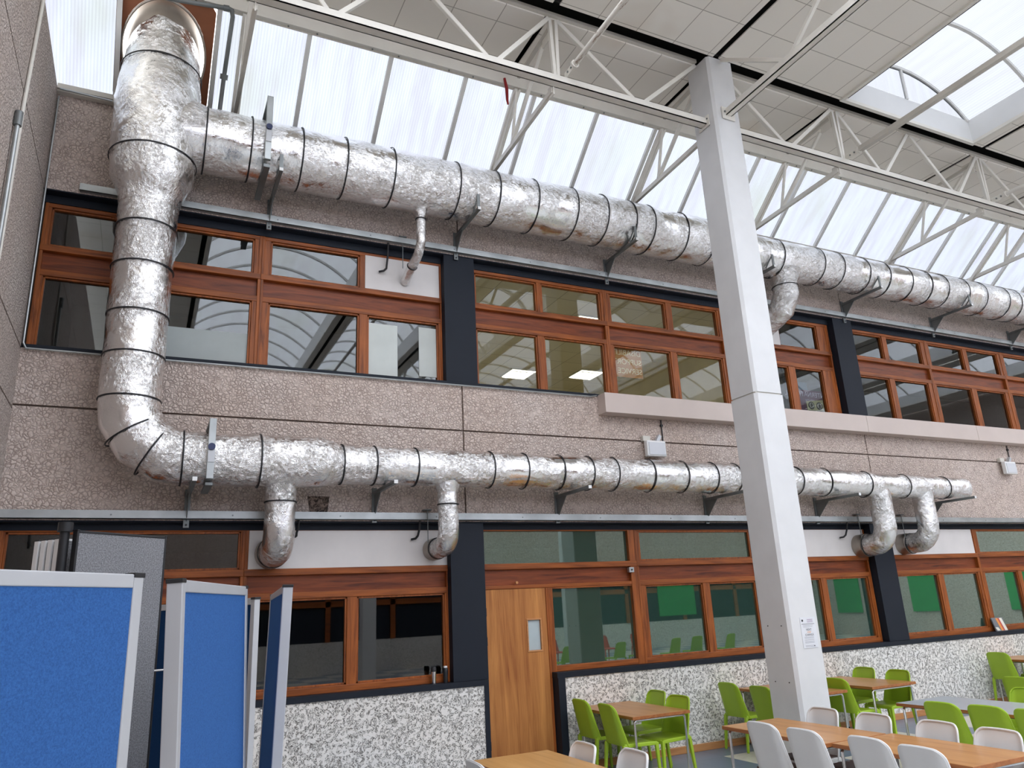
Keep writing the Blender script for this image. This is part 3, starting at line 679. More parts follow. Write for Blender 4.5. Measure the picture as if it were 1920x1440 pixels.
for x, l in ((.62, 'lean-to steel frame beside the riser duct'), (4.22, 'lean-to steel frame with a red strap tied to its rafter'), (6.72, 'lean-to steel frame directly behind the column'),
             (9.26, 'lean-to steel frame first to the right of the column'), (12.78, 'lean-to steel frame second to the right of the column'), (15.3, 'lean-to steel frame at the far right end')): frame_y(x, l)
# ties and trusses running out over the hall
t = thing('cross_truss', (6.82, 0, 6.35), 'cream truss with angled web running from the column over the hall', 'roof truss')
b = MB(); b.box(6.77, 6.87, -6.3, 6.635, 6.35, 6.362); b.box(6.77, 6.782, -6.3, 6.635, 6.35, 6.45); b.box(6.858, 6.87, -6.3, 6.635, 6.35, 6.45); b.build('bottom_chord', M['cream'], t)
b = MB(); b.box(6.71, 6.93, 6.632, 6.646, 6.29, 6.48); b.build('end_plate', M['cream'], t, bevel=.004)
for dx in (-.07, .07): b = MB(); b.sweep([(6.82 + dx, 6.632, 6.40), (6.82 + dx, 6.62, 6.40)], .014, 1, 6); b.build('bolt', M['galvd'], t)
yy = 5.52
while yy > -5:
    member(t, 'diagonal', (6.82, yy + .03, 6.43), (6.82, yy + 1.1, 7.26), .05, .05); member(t, 'diagonal', (6.82, yy - .03, 6.43), (6.82, yy - 1.1, 7.26), .045, .045); yy -= 2.25
def tie(x, z, r, label, box=False):
    t = thing('tie_rod', (x, 0, z - .05), label, 'tie rod', 'tie rods crossing the hall')
    b = MB(); (b.bar((x, 6.62, z), (x, -7, z), .075, .075) if box else b.sweep([(x, 6.62, z), (x, -7, z)], r, 30, 14)); b.build('rod', (M['rusty'] if x < 5 else M['cream']) if not box else M['creamd'], t, smooth=not box)
    b = MB(); b.box(x - .01, x + .01, 6.58, 6.86, z - .045, z + .045); b.build('lug', M['cream'], t, bevel=.004)
    for yv in (6.69, 6.77): b = MB(); b.sweep([(x - .022, yv, z), (x + .022, yv, z)], .014, 1, 6); b.build('bolt', M['galvd'], t)
    b = MB(); b.sweep([(x, 6.6, z), (x, 6.63, z)], r * 1.5, 1, 14); b.build('collar', M['cream'], t)
tie(4.36, 6.42, .036, 'round cream tie rod with rust streaks left of the column')
tie(9.36, 6.42, .036, 'square cream tie bar crossing the rooflight right of the column', True)
tie(12.95, 6.42, .036, 'round cream tie rod at the right edge beside the rooflight')
tag((lambda b: b.sweep([(3.99, 7.83, 7.0), (4.02, 7.84, 6.85), (4.05, 7.9, 6.72), (4.07, 7.92, 6.66)], [.018, .024, .02, .012], .05, 8, .004).build('red_strap', M['red'], smooth=True))(MB()), 'dark red strap dangling from the purlin under the sloped glazing', 'strap')

# ---------------------------------------------------------------- foil ducts
DY = 8.48
def band(t, c, ax, r): b = MB(); b.torus(c, ax, r + .004, .006); b.build('band', M['black'], t, smooth=True)
# riser
t = thing('duct_riser', (-.24, DY, 1.38), 'large foil-wrapped riser duct with bulging head and bottom bend', 'duct')
RX = -.24; ez, ex = 2.21, .31
el = [Vector((RX + .55 - .55 * math.cos(a), 8.50, 2.21 - .55 * math.sin(a))) for a in [math.radians(d) for d in (0, 18, 45, 72, 90)]]
pts = [Vector((RX, 8.50, 4.5))] + el + [Vector((.52, 8.50, 1.66))]
b = MB(); b.sweep(pts, [.31, .295, .295, .29, .285, .283, .283], .05, 48, .007); b.build('foil_casing', M['foil'], t, smooth=True)
pts = [(RX, 8.50, 4.48), (RX, 8.49, 4.60), (RX, 8.46, 4.82), (RX, 8.45, 5.02), (RX, 8.45, 5.78), (RX, 8.46, 6.15), (RX, 8.48, 6.5), (RX, 8.48, 6.72)]
b = MB(); b.sweep(pts, [.312, .33, .425, .445, .465, .43, .405, .39], .05, 56, .011)
for v in b.v:
    if v.z > 5.9: v.z = 5.9 + (v.z - 5.9) / .82 * (gz(v.y) - .05 - 5.9)
b.build('foil_head', M['foil'], t, smooth=True)
b = MB(); b.sweep([(RX, 8.48, 6.40), (RX, 8.47, 6.9)], [.37, .435], .05, 40, caps=False)
for v in b.v: v.z = v.z - 6.62 + gz(v.y) - .06
b.build('bare_steel_cone', M['steel'], t, smooth=True)
b = MB(); b.sweep([(RX, 8.48, 6.0), (RX, 8.50, 7.9)], .36, .2, 40); b.build('bare_steel_section', M['steel'], t, smooth=True)
b = MB()
ringp = [Vector((RX + .455 * math.cos(2 * math.pi * k / 48), 8.47 + .46 * math.sin(2 * math.pi * k / 48), 0)) for k in range(49)]
for p_ in ringp: p_.z = gz(p_.y) - .012
b.sweep(ringp, .013, 9, 8, caps=False); b.build('roof_collar', M['steel'], t, smooth=True)
for z, r in ((6.22, .432), (5.04, .452), (4.2, .312), (3.72, .31), (3.17, .304), (2.71, .30), (2.24, .297)): band(t, (RX, 8.5 if z < 4.5 else 8.455, z), (0, 0, 1), r)
for a in (31, 59):
    a = math.radians(a); band(t, (RX + .55 - .56 * math.cos(a), 8.5, 2.21 - .56 * math.sin(a)), (math.sin(a), 0, -math.cos(a)), .292)
band(t, (.30, 8.5, 1.66), (1, 0, 0), .285)
# upper run
def damper(t, x, y, z, r, tilt=0):
    b = MB(); b.box(x - .035, x + .035, y - r - .075, y - r - .03, z - r * .95, z + r * 1.28); o = b.build('damper_frame', M['galv'], t, bevel=.004)
    b = MB(); b.box(x - .035, x + .035, y - r - .03, y + r, z - r * 1.16, z - r * 1.06); b.build('damper_rail', M['galvd'], t)
    b = MB(); b.box(x - .035, x + .035, y - r - .03, y + r, z + r * 1.12, z + r * 1.2); b.build('damper_rail', M['galvd'], t)
    b = MB(); b.box(x - .03, x + .03, y - r - .085, y - r - .075, z - r * .35, z + .02); b.build('data_plate', M['alu'], o)
    b = MB(); b.sweep([(x, y - r - .075, z + .06), (x, y - r - .10, z + .06)], .036, 1, 18); b.build('knob', M['knob'], o, smooth=True)
t = thing('duct_run', (9, DY, 5.1), 'thick foil-wrapped duct running below the roof glazing', 'duct')
def uz(r): return 5.10 + r
prof = [(-.15, .385), (.30, .385), (1.6, .385), (5.3, .382), (7.6, .372), (8.3, .325), (13.4, .325), (13.7, .33), (19.5, .33)]
b = MB(); b.sweep([(x, DY, uz(r)) for x, r in prof], [r for x, r in prof], .06, 48, .009); b.build('foil_casing', M['foil'], t, smooth=True)
b = MB(); b.sweep([(-.2, DY, 5.5), (.12, DY, 5.49), (.26, DY, 5.485)], [.41, .425, .39], .06, 40, .01, caps=False); b.build('junction_cone', M['foil2'], t, smooth=True)
def urad(x):
    for (a, ra), (c, rc) in zip(prof, prof[1:]):
        if a <= x <= c: return ra + (rc - ra) * (x - a) / (c - a)
    return .33
for x in (.28, .78, 1.37, 1.91, 2.52, 3.41, 3.99, 4.58, 5.21, 5.72, 6.21, 6.55, 7.17, 7.7, 8.3, 9.18, 10.1, 10.57, 11.2, 11.72, 12.31, 12.85, 13.32, 13.92, 14.46, 15.16, 15.55, 16.1, 16.6, 17.2):
    band(t, (x, DY, uz(urad(x))), (1, 0, 0), urad(x) + .003)
damper(t, .95, DY, uz(.385), .385)
def branch(t, pts, r, collar=None, tee=None, mat='foil2', bands=()):
    b = MB(); b.sweep(pts, r, .03, 28, .008); o = b.build('branch', M[mat], t, smooth=True)
    if tee:
        p0, r0, p1, r1 = tee; b = MB(); b.sweep([p0, Vector(p0).lerp(Vector(p1), .45), p1], [r0, r1 + (r0 - r1) * .35, r1], .03, 32, .008); b.build('tee_collar', M['foil2'], o, smooth=True)
    if collar:
        b = MB(); b.sweep([collar[0], collar[1]], collar[2], 1, 28); b.build('spigot', M['steel'], o, smooth=True)
    for c, ax, rr in bands: b = MB(); b.torus(c, ax, rr + .006, .005); b.build('band', M['black'], o, smooth=True)
def eb(x, z0, y0, zend, Rr, n=5):
    """down from (x, y0, z0), elbow into +y at height zend"""
    pts = [(x, y0, z0), (x, y0, zend + Rr)]
    for k in range(1, n + 1):
        a = math.pi / 2 * k / n; pts.append((x, y0 + Rr - Rr * math.cos(a), zend + Rr - Rr * math.sin(a)))
    pts.append((x, 9.11, zend)); return pts
branch(t, [(2.97, DY, 5.2), (2.97, DY, 4.66), (2.965, DY + .10, 4.52), (2.95, 9.125, 4.33)], .062, None, ((2.97, DY, 5.16), .12, (2.97, DY, 5.0), .065), bands=(((2.97, DY, 4.96), (0, 0, 1), .062), ((2.958, 8.82, 4.435), (0, .9, -.3), .062)))
branch(t, [(9.4, DY, 5.25), (9.4, DY, 4.82), (9.38, DY + .12, 4.58), (9.32, 9.12, 4.36)], .205, None, ((9.4, DY, 5.2), .30, (9.4, DY, 5.0), .21), bands=(((9.4, DY, 4.93), (0, 0, 1), .205),))
# lower run
t = thing('duct_run', (7, 8.55, 1.44), 'slimmer foil-wrapped duct running along the middle of the wall', 'duct')
LYc = 8.56
prof = [(.45, .283), (1.72, .285), (1.95, .225), (6.2, .222), (9.9, .215), (11.0, .195), (12.2, .19), (13.02, .185)]
def lr(x):
    for (a, ra), (c, rc) in zip(prof, prof[1:]):
        if a <= x <= c: return ra + (rc - ra) * (x - a) / (c - a)
    return .283
def lz(x): return 1.44 + lr(x) if x > 1.95 else (1.66 if x < 1.72 else 1.66 + (1.665 - 1.66))
b = MB(); b.sweep([(x, 8.50 if x < 1.8 else LYc, lz(x)) for x, r in prof], [r for x, r in prof], .05, 48, .007); b.build('foil_casing', M['foil'], t, smooth=True)
for x in (1.07, 1.98, 2.36, 2.86, 3.84, 4.31, 4.83, 5.27, 5.66, 6.25, 6.82, 7.35, 7.78, 8.4, 9.0, 9.6, 10.51, 11.43, 12.45):
    band(t, (x, 8.50 if x < 1.8 else LYc, lz(x)), (1, 0, 0), lr(x) + .003)
damper(t, .56, 8.50, 1.66, .283)
for x, r, z, Rr in ((1.33, .165, .715, .24), (3.29, .122, .735, .2), (10.86, .175, .70, .26), (11.92, .165, .72, .26)):
    top = 1.66
    branch(t, eb(x, top, LYc, z, Rr), r, ((x, 8.95, z), (x, 9.124, z), r + .012), ((x, LYc, top - .02), min(lr(x) * .92, r + .09), (x, LYc, top - lr(x) - .07), r + .004),
           bands=((((x, LYc, 1.22), (0, 0, 1), r),) if x < 9 else ()) + ((((x, 8.93, z), (0, 1, 0), r),)))

# ---------------------------------------------------------------- wall brackets
def bracket(x, z, reach, label, grp):
    t = thing('wall_bracket', (x, 8.9, z - .4), label, 'bracket', grp)
    b = MB(); b.box(x - .03, x + .03, 8.975, 8.999, z - .38, z + .04); b.build('wall_plate', M['galvd'], t, bevel=.003)
    b = MB(); b.box(x - .022, x + .022, 9 - reach, 8.985, z - .045, z - .005); b.build('arm', M['galvd'], t, bevel=.003)
    b = MB(); b.prism([(x - .004, 8.985, z - .04), (x - .004, 8.70, z - .04), (x - .004, 8.985, z - .32)], (.008, 0, 0)); b.build('gusset', M['galvd'], t)
    b = MB(); b.box(x - .022, x + .022, 9 - reach - .004, 9 - reach, z - .045, z - .005); b.build('end_cap', M['white'], t)
    b = MB()
    if z > 3: b.box(x - .02, x + .02, 9 - reach + .02, 9 - reach + .035, z - .01, z + .19); b.bar((x, 9 - reach + .03, z + .18), (x - .0, 9 - reach + .2, z + .02), .02, .012); b.build('stay', M['galvd'], t)
    b = MB()
    b = MB(); b.sweep([(x, 8.975, z - .35), (x, 8.965, z - .35)], .012, 1, 6); b.build('bolt', M['black'], t)
for x, l in ((1.12, 'next to the damper'), (3.66, 'beside the dark pier'), (6.17, 'just left of the column'), (8.85, 'just right of the column'), (11.34, 'above the second dark pier'), (13.81, 'third to the right of the column'), (16.3, 'last before the right edge')):
    bracket(x, 5.10, .89, 'steel bracket under the upper duct, ' + l, 'brackets under the upper duct')
for x, l in ((.41, 'at the bottom bend'), (2.50, 'between the first two drops'), (5.03, 'left of the emergency light'), (7.58, 'partly behind the column'), (9.85, 'just right of the column'), (12.62, 'at the capped end')):
    bracket(x, 1.43 if x > 1 else 1.37, .9 if x > 1 else 1.1, 'steel bracket under the lower duct, ' + l, 'brackets under the lower duct')

# ---------------------------------------------------------------- cable trays, conduits and hooks
def tray(x0, x1, z, label, zh=.085):
    b = MB(); b.box(x0, x1, 8.94, 8.998, z, z + .008); b.box(x0, x1, 8.94, 8.946, z, z + zh); b.box(x0, x1, 8.94, 8.998, z + zh, z + zh + .005)
    k = x0
    o = b.build('cable_tray', M['galv'])
    tag(o, label, 'cable tray')
    parent_off[o.name] = parent_off[o.name]
    b = MB(); k = x0 + 1.0
    while k < x1: b.sweep([(k, 8.94, z + zh / 2), (k, 8.935, z + zh / 2)], .009, 1, 8); k += 1.2
    b.build('screw', M['galvd'], o)
tray(-.98, 18, 4.815, 'long galvanised cable tray above the upper windows'); tray(XL + .01, 19, 1.08, 'long galvanised cable tray above the lower windows')
tag((lambda b: b.tube([(XL + .02, 8.97, 6.0), (XL + .02, 8.97, 2.93), (XL + .05, 8.97, 2.87), (5.70, 8.97, 2.875), (5.80, 8.97, 2.89)], .011, 8).build('conduit', M['galv'], smooth=True))(MB()), 'thin conduit down the wall corner and along under the upper windows', 'conduit')
tag((lambda b: b.tube([(-1.3, 8.89, 6.055), (-.75, 8.89, 6.035)], .012, 8).build('conduit', M['galv'], smooth=True))(MB()), 'short conduit along the wall head left of the riser', 'conduit')
b = MB(); b.tube([(XL + .022, 7.32, 6.08), (XL + .022, 7.17, 4.6), (XL + .022, 7.10, 1.5)], .016, 8)
tag(b.build('conduit', M['cream'], smooth=True), 'cream conduit running down the left side wall', 'conduit')
t = thing('drop_pipe', (XL + .04, 7.0, 1.0), 'grey steel pipe with capped top on the left side wall', 'pipe')
b = MB(); b.tube([(XL + .035, 6.97, 4.3), (XL + .035, 6.97, 1.0)], .02, 10); b.build('pipe', M['galv'], t, smooth=True)
b = MB(); b.tube([(XL + .035, 6.97, 4.28), (XL + .035, 6.97, 4.42)], .034, 12); b.build('cap', M['galvd'], t, smooth=True)
t = thing('roof_pipe', (.45, 8.4, 6.0), 'grey steel pipe bending in front of the glazing beside the riser', 'pipe')
b = MB(); b.tube([(-1.2, 7.8, 6.72), (-.15, 7.8, 6.79), (.40, 7.8, 6.87), (.44, 7.81, 6.865), (.457, 7.85, 6.81), (.437, 8.4, 6.36), (.43, 8.6, 6.12), (.42, 8.7, 5.8)], .026, 12); b.build('pipe', M['galvd'], t, smooth=True)
b = MB(); b.tube([(.438, 8.37, 6.39), (.436, 8.41, 6.345)], .045, 12); b.build('union', M['galvd'], t, smooth=True)
b = MB(); b.tube([(.35, 7.8, 6.863), (.41, 7.8, 6.87)], .034, 12); b.build('elbow_collar', M['galvd'], t, smooth=True)
for i, (x, zt, yb, zb, kx, l) in enumerate(((2.68, 4.83, 9.10, 4.42, -.1, 'black hooked hose on the white board by the small drop'), (1.61, 1.08, 9.09, .90, -.02, 'black hose tail beside the first drop'), (3.08, 1.08, 9.09, .86, -.08, 'curved black hose tail by the second drop'), (10.51, 1.08, 9.09, .84, -.10, 'curved black hose tail right of the column'))):
    b = MB(); b.sweep([(x, 8.99, zt), (x, 9.02, (zt + zb) / 2), (x - .01, 9.05, zb + .04), (x + kx * .4, 9.07, zb + .01), (x + kx, 9.10, zb)], .014, .02, 8); tag(b.build('hose', M['black'], smooth=True), l, 'hose')
for x, z, l in ((2.87, 4.55, 'threaded hanger rod beside the small upper drop'),): 
    b = MB(); b.tube([(x, 8.95, z + .36), (x, 8.95, z - .1)], .006, 6); b.box(x - .05, x + .05, 8.93, 8.99, z + .36, z + .375); tag(b.build('hanger_rod', M['galvd']), l, 'hanger')
for x, z, l in ((3.16, .80, 'threaded hanger rod beside the second lower drop'), (10.72, .78, 'threaded hanger rod over the third drop'), (11.78, .82, 'threaded hanger rod over the fourth drop')):
    b = MB(); b.tube([(x, 8.93, 1.2), (x, 8.93, z)], .006, 6); b.box(x - .05, x + .05, 8.91, 8.998, 1.2, 1.212); tag(b.build('hanger_rod', M['galvd']), l, 'hanger')
# beige boxed ledge
t = thing('ledge', (12, 8.9, 2.61), 'long beige boxed ledge fixed below the upper windows', 'ledge')
for i, (a, c) in enumerate(((5.83, 11.2), (11.205, 14.2), (14.205, 19.5))): b = MB(); b.box(a, c, 8.80, 8.998, 2.61, 2.905); b.build('cover_section', M['ledge'], t, bevel=.006)
# emergency lights
def emlight(x, label):
    t = thing('emergency_light', (x, 8.9, 2.0), label, 'emergency light', 'white emergency lights on the wall')
    b = MB(); b.box(x - .17, x + .17, 8.86, 8.94, 2.01, 2.25); b.build('housing', M['white'], t, bevel=.015)
    b = MB(); b.box(x - .14, x + .15, 8.852, 8.862, 2.035, 2.22); b.build('lens', M['lens'], t, bevel=.004)
    b = MB(); b.box(x - .18, x - .05, 8.93, 8.998, 2.25, 2.33); b.build('junction_box', M['creamd'], t, bevel=.006)
    b = MB(); b.bar((x + .06, 8.93, 2.25), (x + .12, 8.93, 2.34), .06, .05); b.build('hinge_arm', M['alu'], t)
    b = MB(); b.tube([(x + .22, 8.985, 2.60), (x + .22, 8.985, 2.18)], .009, 8); b.box(x + .20, x + .24, 8.97, 8.998, 2.50, 2.53); b.build('cable', M['black'], t)
emlight(6.70, 'white emergency light left of the column above the lower duct'); emlight(15.1, 'white emergency light at the right edge above the lower wall')
b = MB(); b.box(6.17, 6.25, 9.07, 9.126, .385, .455); o = tag(b.build('alarm_box', M['galv'], bevel=.004), 'small grey box on the post beside the door head', 'box')
b = MB(); b.sweep([(6.21, 9.07, .42), (6.21, 9.06, .42)], .012, 1, 8); b.build('button', M['black'], o)
tag((lambda b: b.sweep([(4.43, 9.13, .30), (4.43, 9.10, .30)], .018, 1, 10).build('door_peg', M['skirt'], smooth=True))(MB()), 'small wooden peg above the door', 'peg')
# damp stain, built as a thin dark sheet laid on the wall
def patch():
    m = NM('grimy_patch'); co = m.coord(); n1 = m.noise(co, 22, 4, .6, 1.2); m.l(m.ramp(n1, [(.4, (.03, .02, .015)), (.62, (.30, .22, .18))]), m.b.inputs['Base Color']); m.bump(n1, 1, .01); m.b.inputs['Roughness'].default_value = .9; return m.m
tag((lambda b: b.prism([(1.70, 8.994, 1.36), (1.96, 8.994, 1.36), (1.93, 8.994, 1.13), (1.74, 8.994, 1.13)], (0, .005, 0)).build('stained_patch', patch()))(MB()), 'dark grimy patch on the wall between the first two drops', 'stain')
# cups on the sill
def cup(x, y, z, r, h, mats, label, lid):
    t = thing('travel_mug', (x, y, z), label, 'mug')
    b = MB(); b.sweep([(x, y, z), (x, y, z + h * .72)], [r * .82, r], 1, 20); b.build('body', mats[0], t, smooth=True)
    b = MB(); b.sweep([(x, y, z + h * .72), (x, y, z + h * .9), (x, y, z + h)], [r * 1.06, r * 1.06, r * .8], 1, 20); b.build('lid', mats[1], t, smooth=True)
    if lid: b = MB(); b.box(x - .02, x + .015, y - .02, y + .02, z + h, z + h + .02); b.build('lid_tab', M['white'], t)
cup(3.25, 9.06, -.83, .032, .19, [M['chrome'], M['black']], 'silver travel mug with black lid on the window sill', False)
cup(3.40, 9.06, -.83, .030, .17, [M['black'], M['black']], 'black travel mug with white tab on the window sill by the pier', True)
t = thing('book', (13.98, 9.0, -.83), 'paperback book with orange and grey cover leaning on the right window', 'book')
R0 = Vector((0, .06, .25))
b = MB(); b.prism([(13.84, 9.03, -.828), (14.16, 9.03, -.828), (14.16, 9.09, -.60), (13.84, 9.09, -.60)], (0, .02, 0)); b.build('cover', plain('grey_cover', (.16, .17, .19), .4), t)
for a, c, mt in ((13.98, 14.04, orange), (14.04, 14.08, plain('red_print', (.5, .05, .04), .5)), (14.08, 14.155, pale), (13.87, 13.95, pale)):
    b = MB(); z0_, z1_ = (-.82, -.61) if a > 13.95 else (-.815, -.76)
    y0_ = 9.03 + (z0_ + .828) * .06 / .228; y1_ = 9.03 + (z1_ + .828) * .06 / .228
    b.prism([(a, y0_ - .001, z0_), (c, y0_ - .001, z0_), (c - .03, y1_ - .001, z1_), (a - .03, y1_ - .001, z1_)], (0, -.001, 0)); b.build('cover_print', mt, t)

# ---------------------------------------------------------------- tables
def table(x0, x1, y0, y1, ztop, label, mat='tabletop', rz=0, grp='wood-topped canteen tables'):
    cx, cy = (x0 + x1) / 2, (y0 + y1) / 2; t = thing('canteen_table', (cx, cy, FL), label, 'table', grp); L = Vector((cx, cy, 0))
    b = MB(); e = .0
    b.cur = 1; b.box(x0, x1, y0, y1, ztop - .034, ztop - .003); b.cur = 0; b.box(x0 + .002, x1 - .002, y0 + .002, y1 - .002, ztop - .003, ztop)
    b.build('tabletop', [M[mat], M['tedge']], t, bevel=.004)
    zl = ztop - .05; i = .06
    for yy in (y0 + .05, y1 - .05):
        b = MB(); b.tube([(x0 + i, yy, zl), (x1 - i, yy, zl)], .014, 10); b.build('rail', M['chrome'], t, smooth=True)
    for xx, yy, dx in ((x0 + .05, y0 + .05, -1), (x1 - .05, y0 + .05, 1), (x0 + .05, y1 - .05, -1), (x1 - .05, y1 - .05, 1)):
        b = MB(); b.sweep([(xx - dx * .02, yy, zl), (xx, yy, zl - .02), (xx, yy, FL)], .0145, 1, 12); o = b.build('leg', M['chrome'], t, smooth=True)
        b = MB(); b.tube([(xx, yy, FL), (xx, yy, FL + .03)], .017, 10); b.build('foot', M['black'], o, smooth=True)
    b = MB(); b.box(x0 + .12, x0 + .15, y0 + .07, y1 - .07, ztop - .06, ztop - .028); b.box(x1 - .15, x1 - .12, y0 + .07, y1 - .07, ztop - .06, ztop - .028); b.build('side_rail', M['galvd'], t)
    if rz: t.rotation_euler.z = rz
TZ = -1.25
table(5.12, 5.92, 7.72, 8.97, TZ, 'brown table against the white wall nearest the door')
table(7.74, 8.50, 7.72, 8.97, TZ, 'brown table against the wall half hidden by the column')
table(8.92, 9.78, 7.68, 8.97, TZ, 'brown table against the wall just right of the column')
table(13.38, 14.2, 7.70, 8.97, TZ, 'brown table against the wall at the right edge')
table(5.42, 6.17, 5.25, 6.58, TZ, 'brown table with white chairs in front of the column')
table(5.47, 6.22, 3.96, 5.225, TZ, 'nearest brown table with white chairs at the lower right')
table(2.70, 3.45, 5.2, 6.62, TZ, 'pale oak table at the bottom edge in front of the door', 'tabletopy')
table(7.86, 8.68, 4.9, 6.48, TZ, 'grey-topped table with green chairs at the right', 'tabgrey', 0, 'grey-topped table')

# ---------------------------------------------------------------- chairs
def chair_proto(mat, seatmat, name):
    t = bpy.data.objects.new(name, None); C.objects.link(t); parent_off[t.name] = Vector((0, 0, 0))
    hb = .84
    def bk(u, v):      # u -1..1 across, v 0..1 up; the chair looks along +y
        rc = .06; zz_ = .42 + (hb - .42) * v; wv = .222 - .035 * v; d = hb - zz_
        if d < rc: wv = wv - rc + math.sqrt(max(0, rc * rc - (rc - d) ** 2)) * 1.0
        x = u * wv; c = max(0, abs(x) - .135) / .085; y = -.205 - .095 * v + .045 * c * c
        return Vector((x, y, zz_ + .012 * v * (1 - (x / .2) ** 2)))
    vv = [0, .15, .3, .45, .6, .72, .80, .85, .89, .93, .96, .98, .992, 1]
    b = MB(); nu, nv = 14, 13; th = .013
    for s_ in (0, 1):
        for j in range(nv + 1):
            for i in range(nu + 1): b.v.append(bk(-1 + 2 * i / nu, vv[j]) + Vector((0, -th * s_, 0)))
    n0 = (nu + 1) * (nv + 1)
    for j in range(nv):
        for i in range(nu):
            a = j * (nu + 1) + i; b.f.append((a, a + 1, a + nu + 2, a + nu + 1)); b.f.append((n0 + a + nu + 1, n0 + a + nu + 2, n0 + a + 1, n0 + a)); b.mi += [0, 0]
    for i in range(nu):
        for a in (i, nv * (nu + 1) + i): b.f.append((a, a + 1, n0 + a + 1, n0 + a)); b.mi.append(0)
    for j in range(nv):
        for a in (j * (nu + 1), j * (nu + 1) + nu): b.f.append((a, a + nu + 1, n0 + a + nu + 1, n0 + a)); b.mi.append(0)
    # rim folded forward round sides and top
    pts = [bk(-1, v_) for v_ in vv] + [bk(-.5, 1), bk(0, 1), bk(.5, 1)] + [bk(1, v_) for v_ in vv[::-1]]
    b.sweep([p_ + Vector((0, .002, 0)) for p_ in pts], .0095, 9, 8)
    b.build('backrest', mat, t, smooth=True)
    def st(u, v):
        x = u * (.215 + .01 * v); y = -.205 + .44 * v; z = .445 - .016 * (1 - u * u) * math.sin(math.pi * min(1, v * 1.1)) - (.03 * max(0, v - .85) / .15)
        return Vector((x, y, z))
    b = MB(); nu, nv = 8, 8
    for s_ in (0, 1):
        for j in range(nv + 1):
            for i in range(nu + 1): b.v.append(st(-1 + 2 * i / nu, j / nv) - Vector((0, 0, .018 * s_)))
    n0 = (nu + 1) * (nv + 1)
    for j in range(nv):
        for i in range(nu):
            a = j * (nu + 1) + i; b.f.append((a, a + 1, a + nu + 2, a + nu + 1)); b.f.append((n0 + a + nu + 1, n0 + a + nu + 2, n0 + a + 1, n0 + a)); b.mi += [0, 0]
    for i in range(nu):
        for a in (i, nv * (nu + 1) + i): b.f.append((a, a + 1, n0 + a + 1, n0 + a)); b.mi.append(0)
    for j in range(nv):
        for a in (j * (nu + 1), j * (nu + 1) + nu): b.f.append((a, a + nu + 1, n0 + a + nu + 1, n0 + a)); b.mi.append(0)
    b.build('seat', seatmat, t, smooth=True)
    b = MB()
    for sx in (-1, 1): b.bar((sx * .205, -.20, .425), (sx * .212, .22, .42), .03, .04)
    b.bar((-.2, .22, .415), (.2, .22, .415), .025, .035); b.build('seat_rail', mat, t, bevel=.008)
    for sx in (-1, 1):
        for (y0, y1, x0, x1) in ((-.20, -.25, .20, .215), (.215, .235, .205, .215)):
            b = MB(); a0 = Vector((sx * x0, y0, .43)); a1 = Vector((sx * x1, y1, 0)); d = a1 - a0
            vs = []
            for c_, hw in ((a0, .021), (a0 + d * .5, .017), (a1, .014)):
                for i_, j_ in ((-1, -1), (1, -1), (1, 1), (-1, 1)): vs.append(c_ + Vector((i_ * hw, j_ * hw, 0)))
            b.add(vs, [(0, 1, 2, 3), (11, 10, 9, 8)] + [(k_ * 4 + i_, k_ * 4 + (i_ + 1) % 4, k_ * 4 + 4 + (i_ + 1) % 4, k_ * 4 + 4 + i_) for k_ in (0, 1) for i_ in range(4)])
            b.build('leg', mat, t, bevel=.006)
    return t
pg = chair_proto(M['chairg'], M['chairg'], 'green_chair'); pw = chair_proto(M['chairw'], M['pad'], 'white_chair')
used = set()
def chair(pr, x, y, ang, label, grp):
    o = pr if pr.name not in used else copy_tree(pr)
    used.add(pr.name) if o is pr else None
    o.location = (x, y, 0); o.rotation_euler = (0, 0, math.radians(ang)); tag(o, label, 'chair', grp)
GR = 'green plastic canteen chairs'; WH = 'white plastic canteen chairs'
E_, W_ = -90, 90         # facing +x / -x
def L(xb): return xb + .29
def Rr(xb): return xb - .29
chair(pg, L(4.99), 8.66, E_ , 'green chair left of the table by the door, nearer the wall', GR)
chair(pg, L(4.97), 8.02, E_ - 3, 'green chair left of the table by the door, nearer the viewer', GR)
chair(pg, Rr(6.17), 8.69, W_ , 'green chair right of the table by the door, tucked against the wall', GR)
chair(pg, Rr(6.03), 8.02, W_ + 6, 'green chair right of the table by the door, nearer the viewer', GR)
chair(pg, L(7.32), 8.68, E_, 'green chair left of the column standing against the wall', GR)
chair(pg, L(7.28), 8.02, E_, 'green chair partly hidden by the left edge of the column', GR)
chair(pg, L(8.55), 7.98, E_ + 4, 'green chair in shade just right of the column', GR)
chair(pg, L(8.45), 8.6, E_, 'green chair behind the column between two wall tables', GR)
chair(pg, Rr(9.98), 8.68, W_, 'green chair right of the column against the wall', GR)
chair(pg, Rr(9.90), 8.03, W_, 'green chair right of the column, second from the wall', GR)
chair(pg, L(7.38), 5.57, E_, 'green chair left of the grey table, farthest from viewer', GR)
chair(pg, L(7.43), 5.13, E_, 'green chair left of the grey table, middle of the row', GR)
chair(pg, L(7.45), 4.69, E_, 'green chair left of the grey table, cut by the right edge', GR)
chair(pg, Rr(8.50) + .42, 5.62, W_, 'bright green chair behind the grey table', GR)
chair(pg, L(9.86), 6.32, E_, 'green chair behind the grey table near the right edge', GR)
chair(pg, L(13.16), 8.68, E_, 'green chair at the far right table against the wall', GR)
chair(pg, L(13.3), 8.0, E_, 'green chair at the far right table nearer the viewer', GR)
chair(pg, Rr(14.5), 8.65, W_, 'green chair on the far side of the last table', GR)
chair(pw, L(5.26), 5.84, E_, 'white chair at the left end of the front tables', WH)
chair(pw, L(5.25), 5.33, E_, 'second white chair along the front of the tables', WH)
chair(pw, L(5.31), 4.72, E_, 'third white chair along the front of the tables', WH)
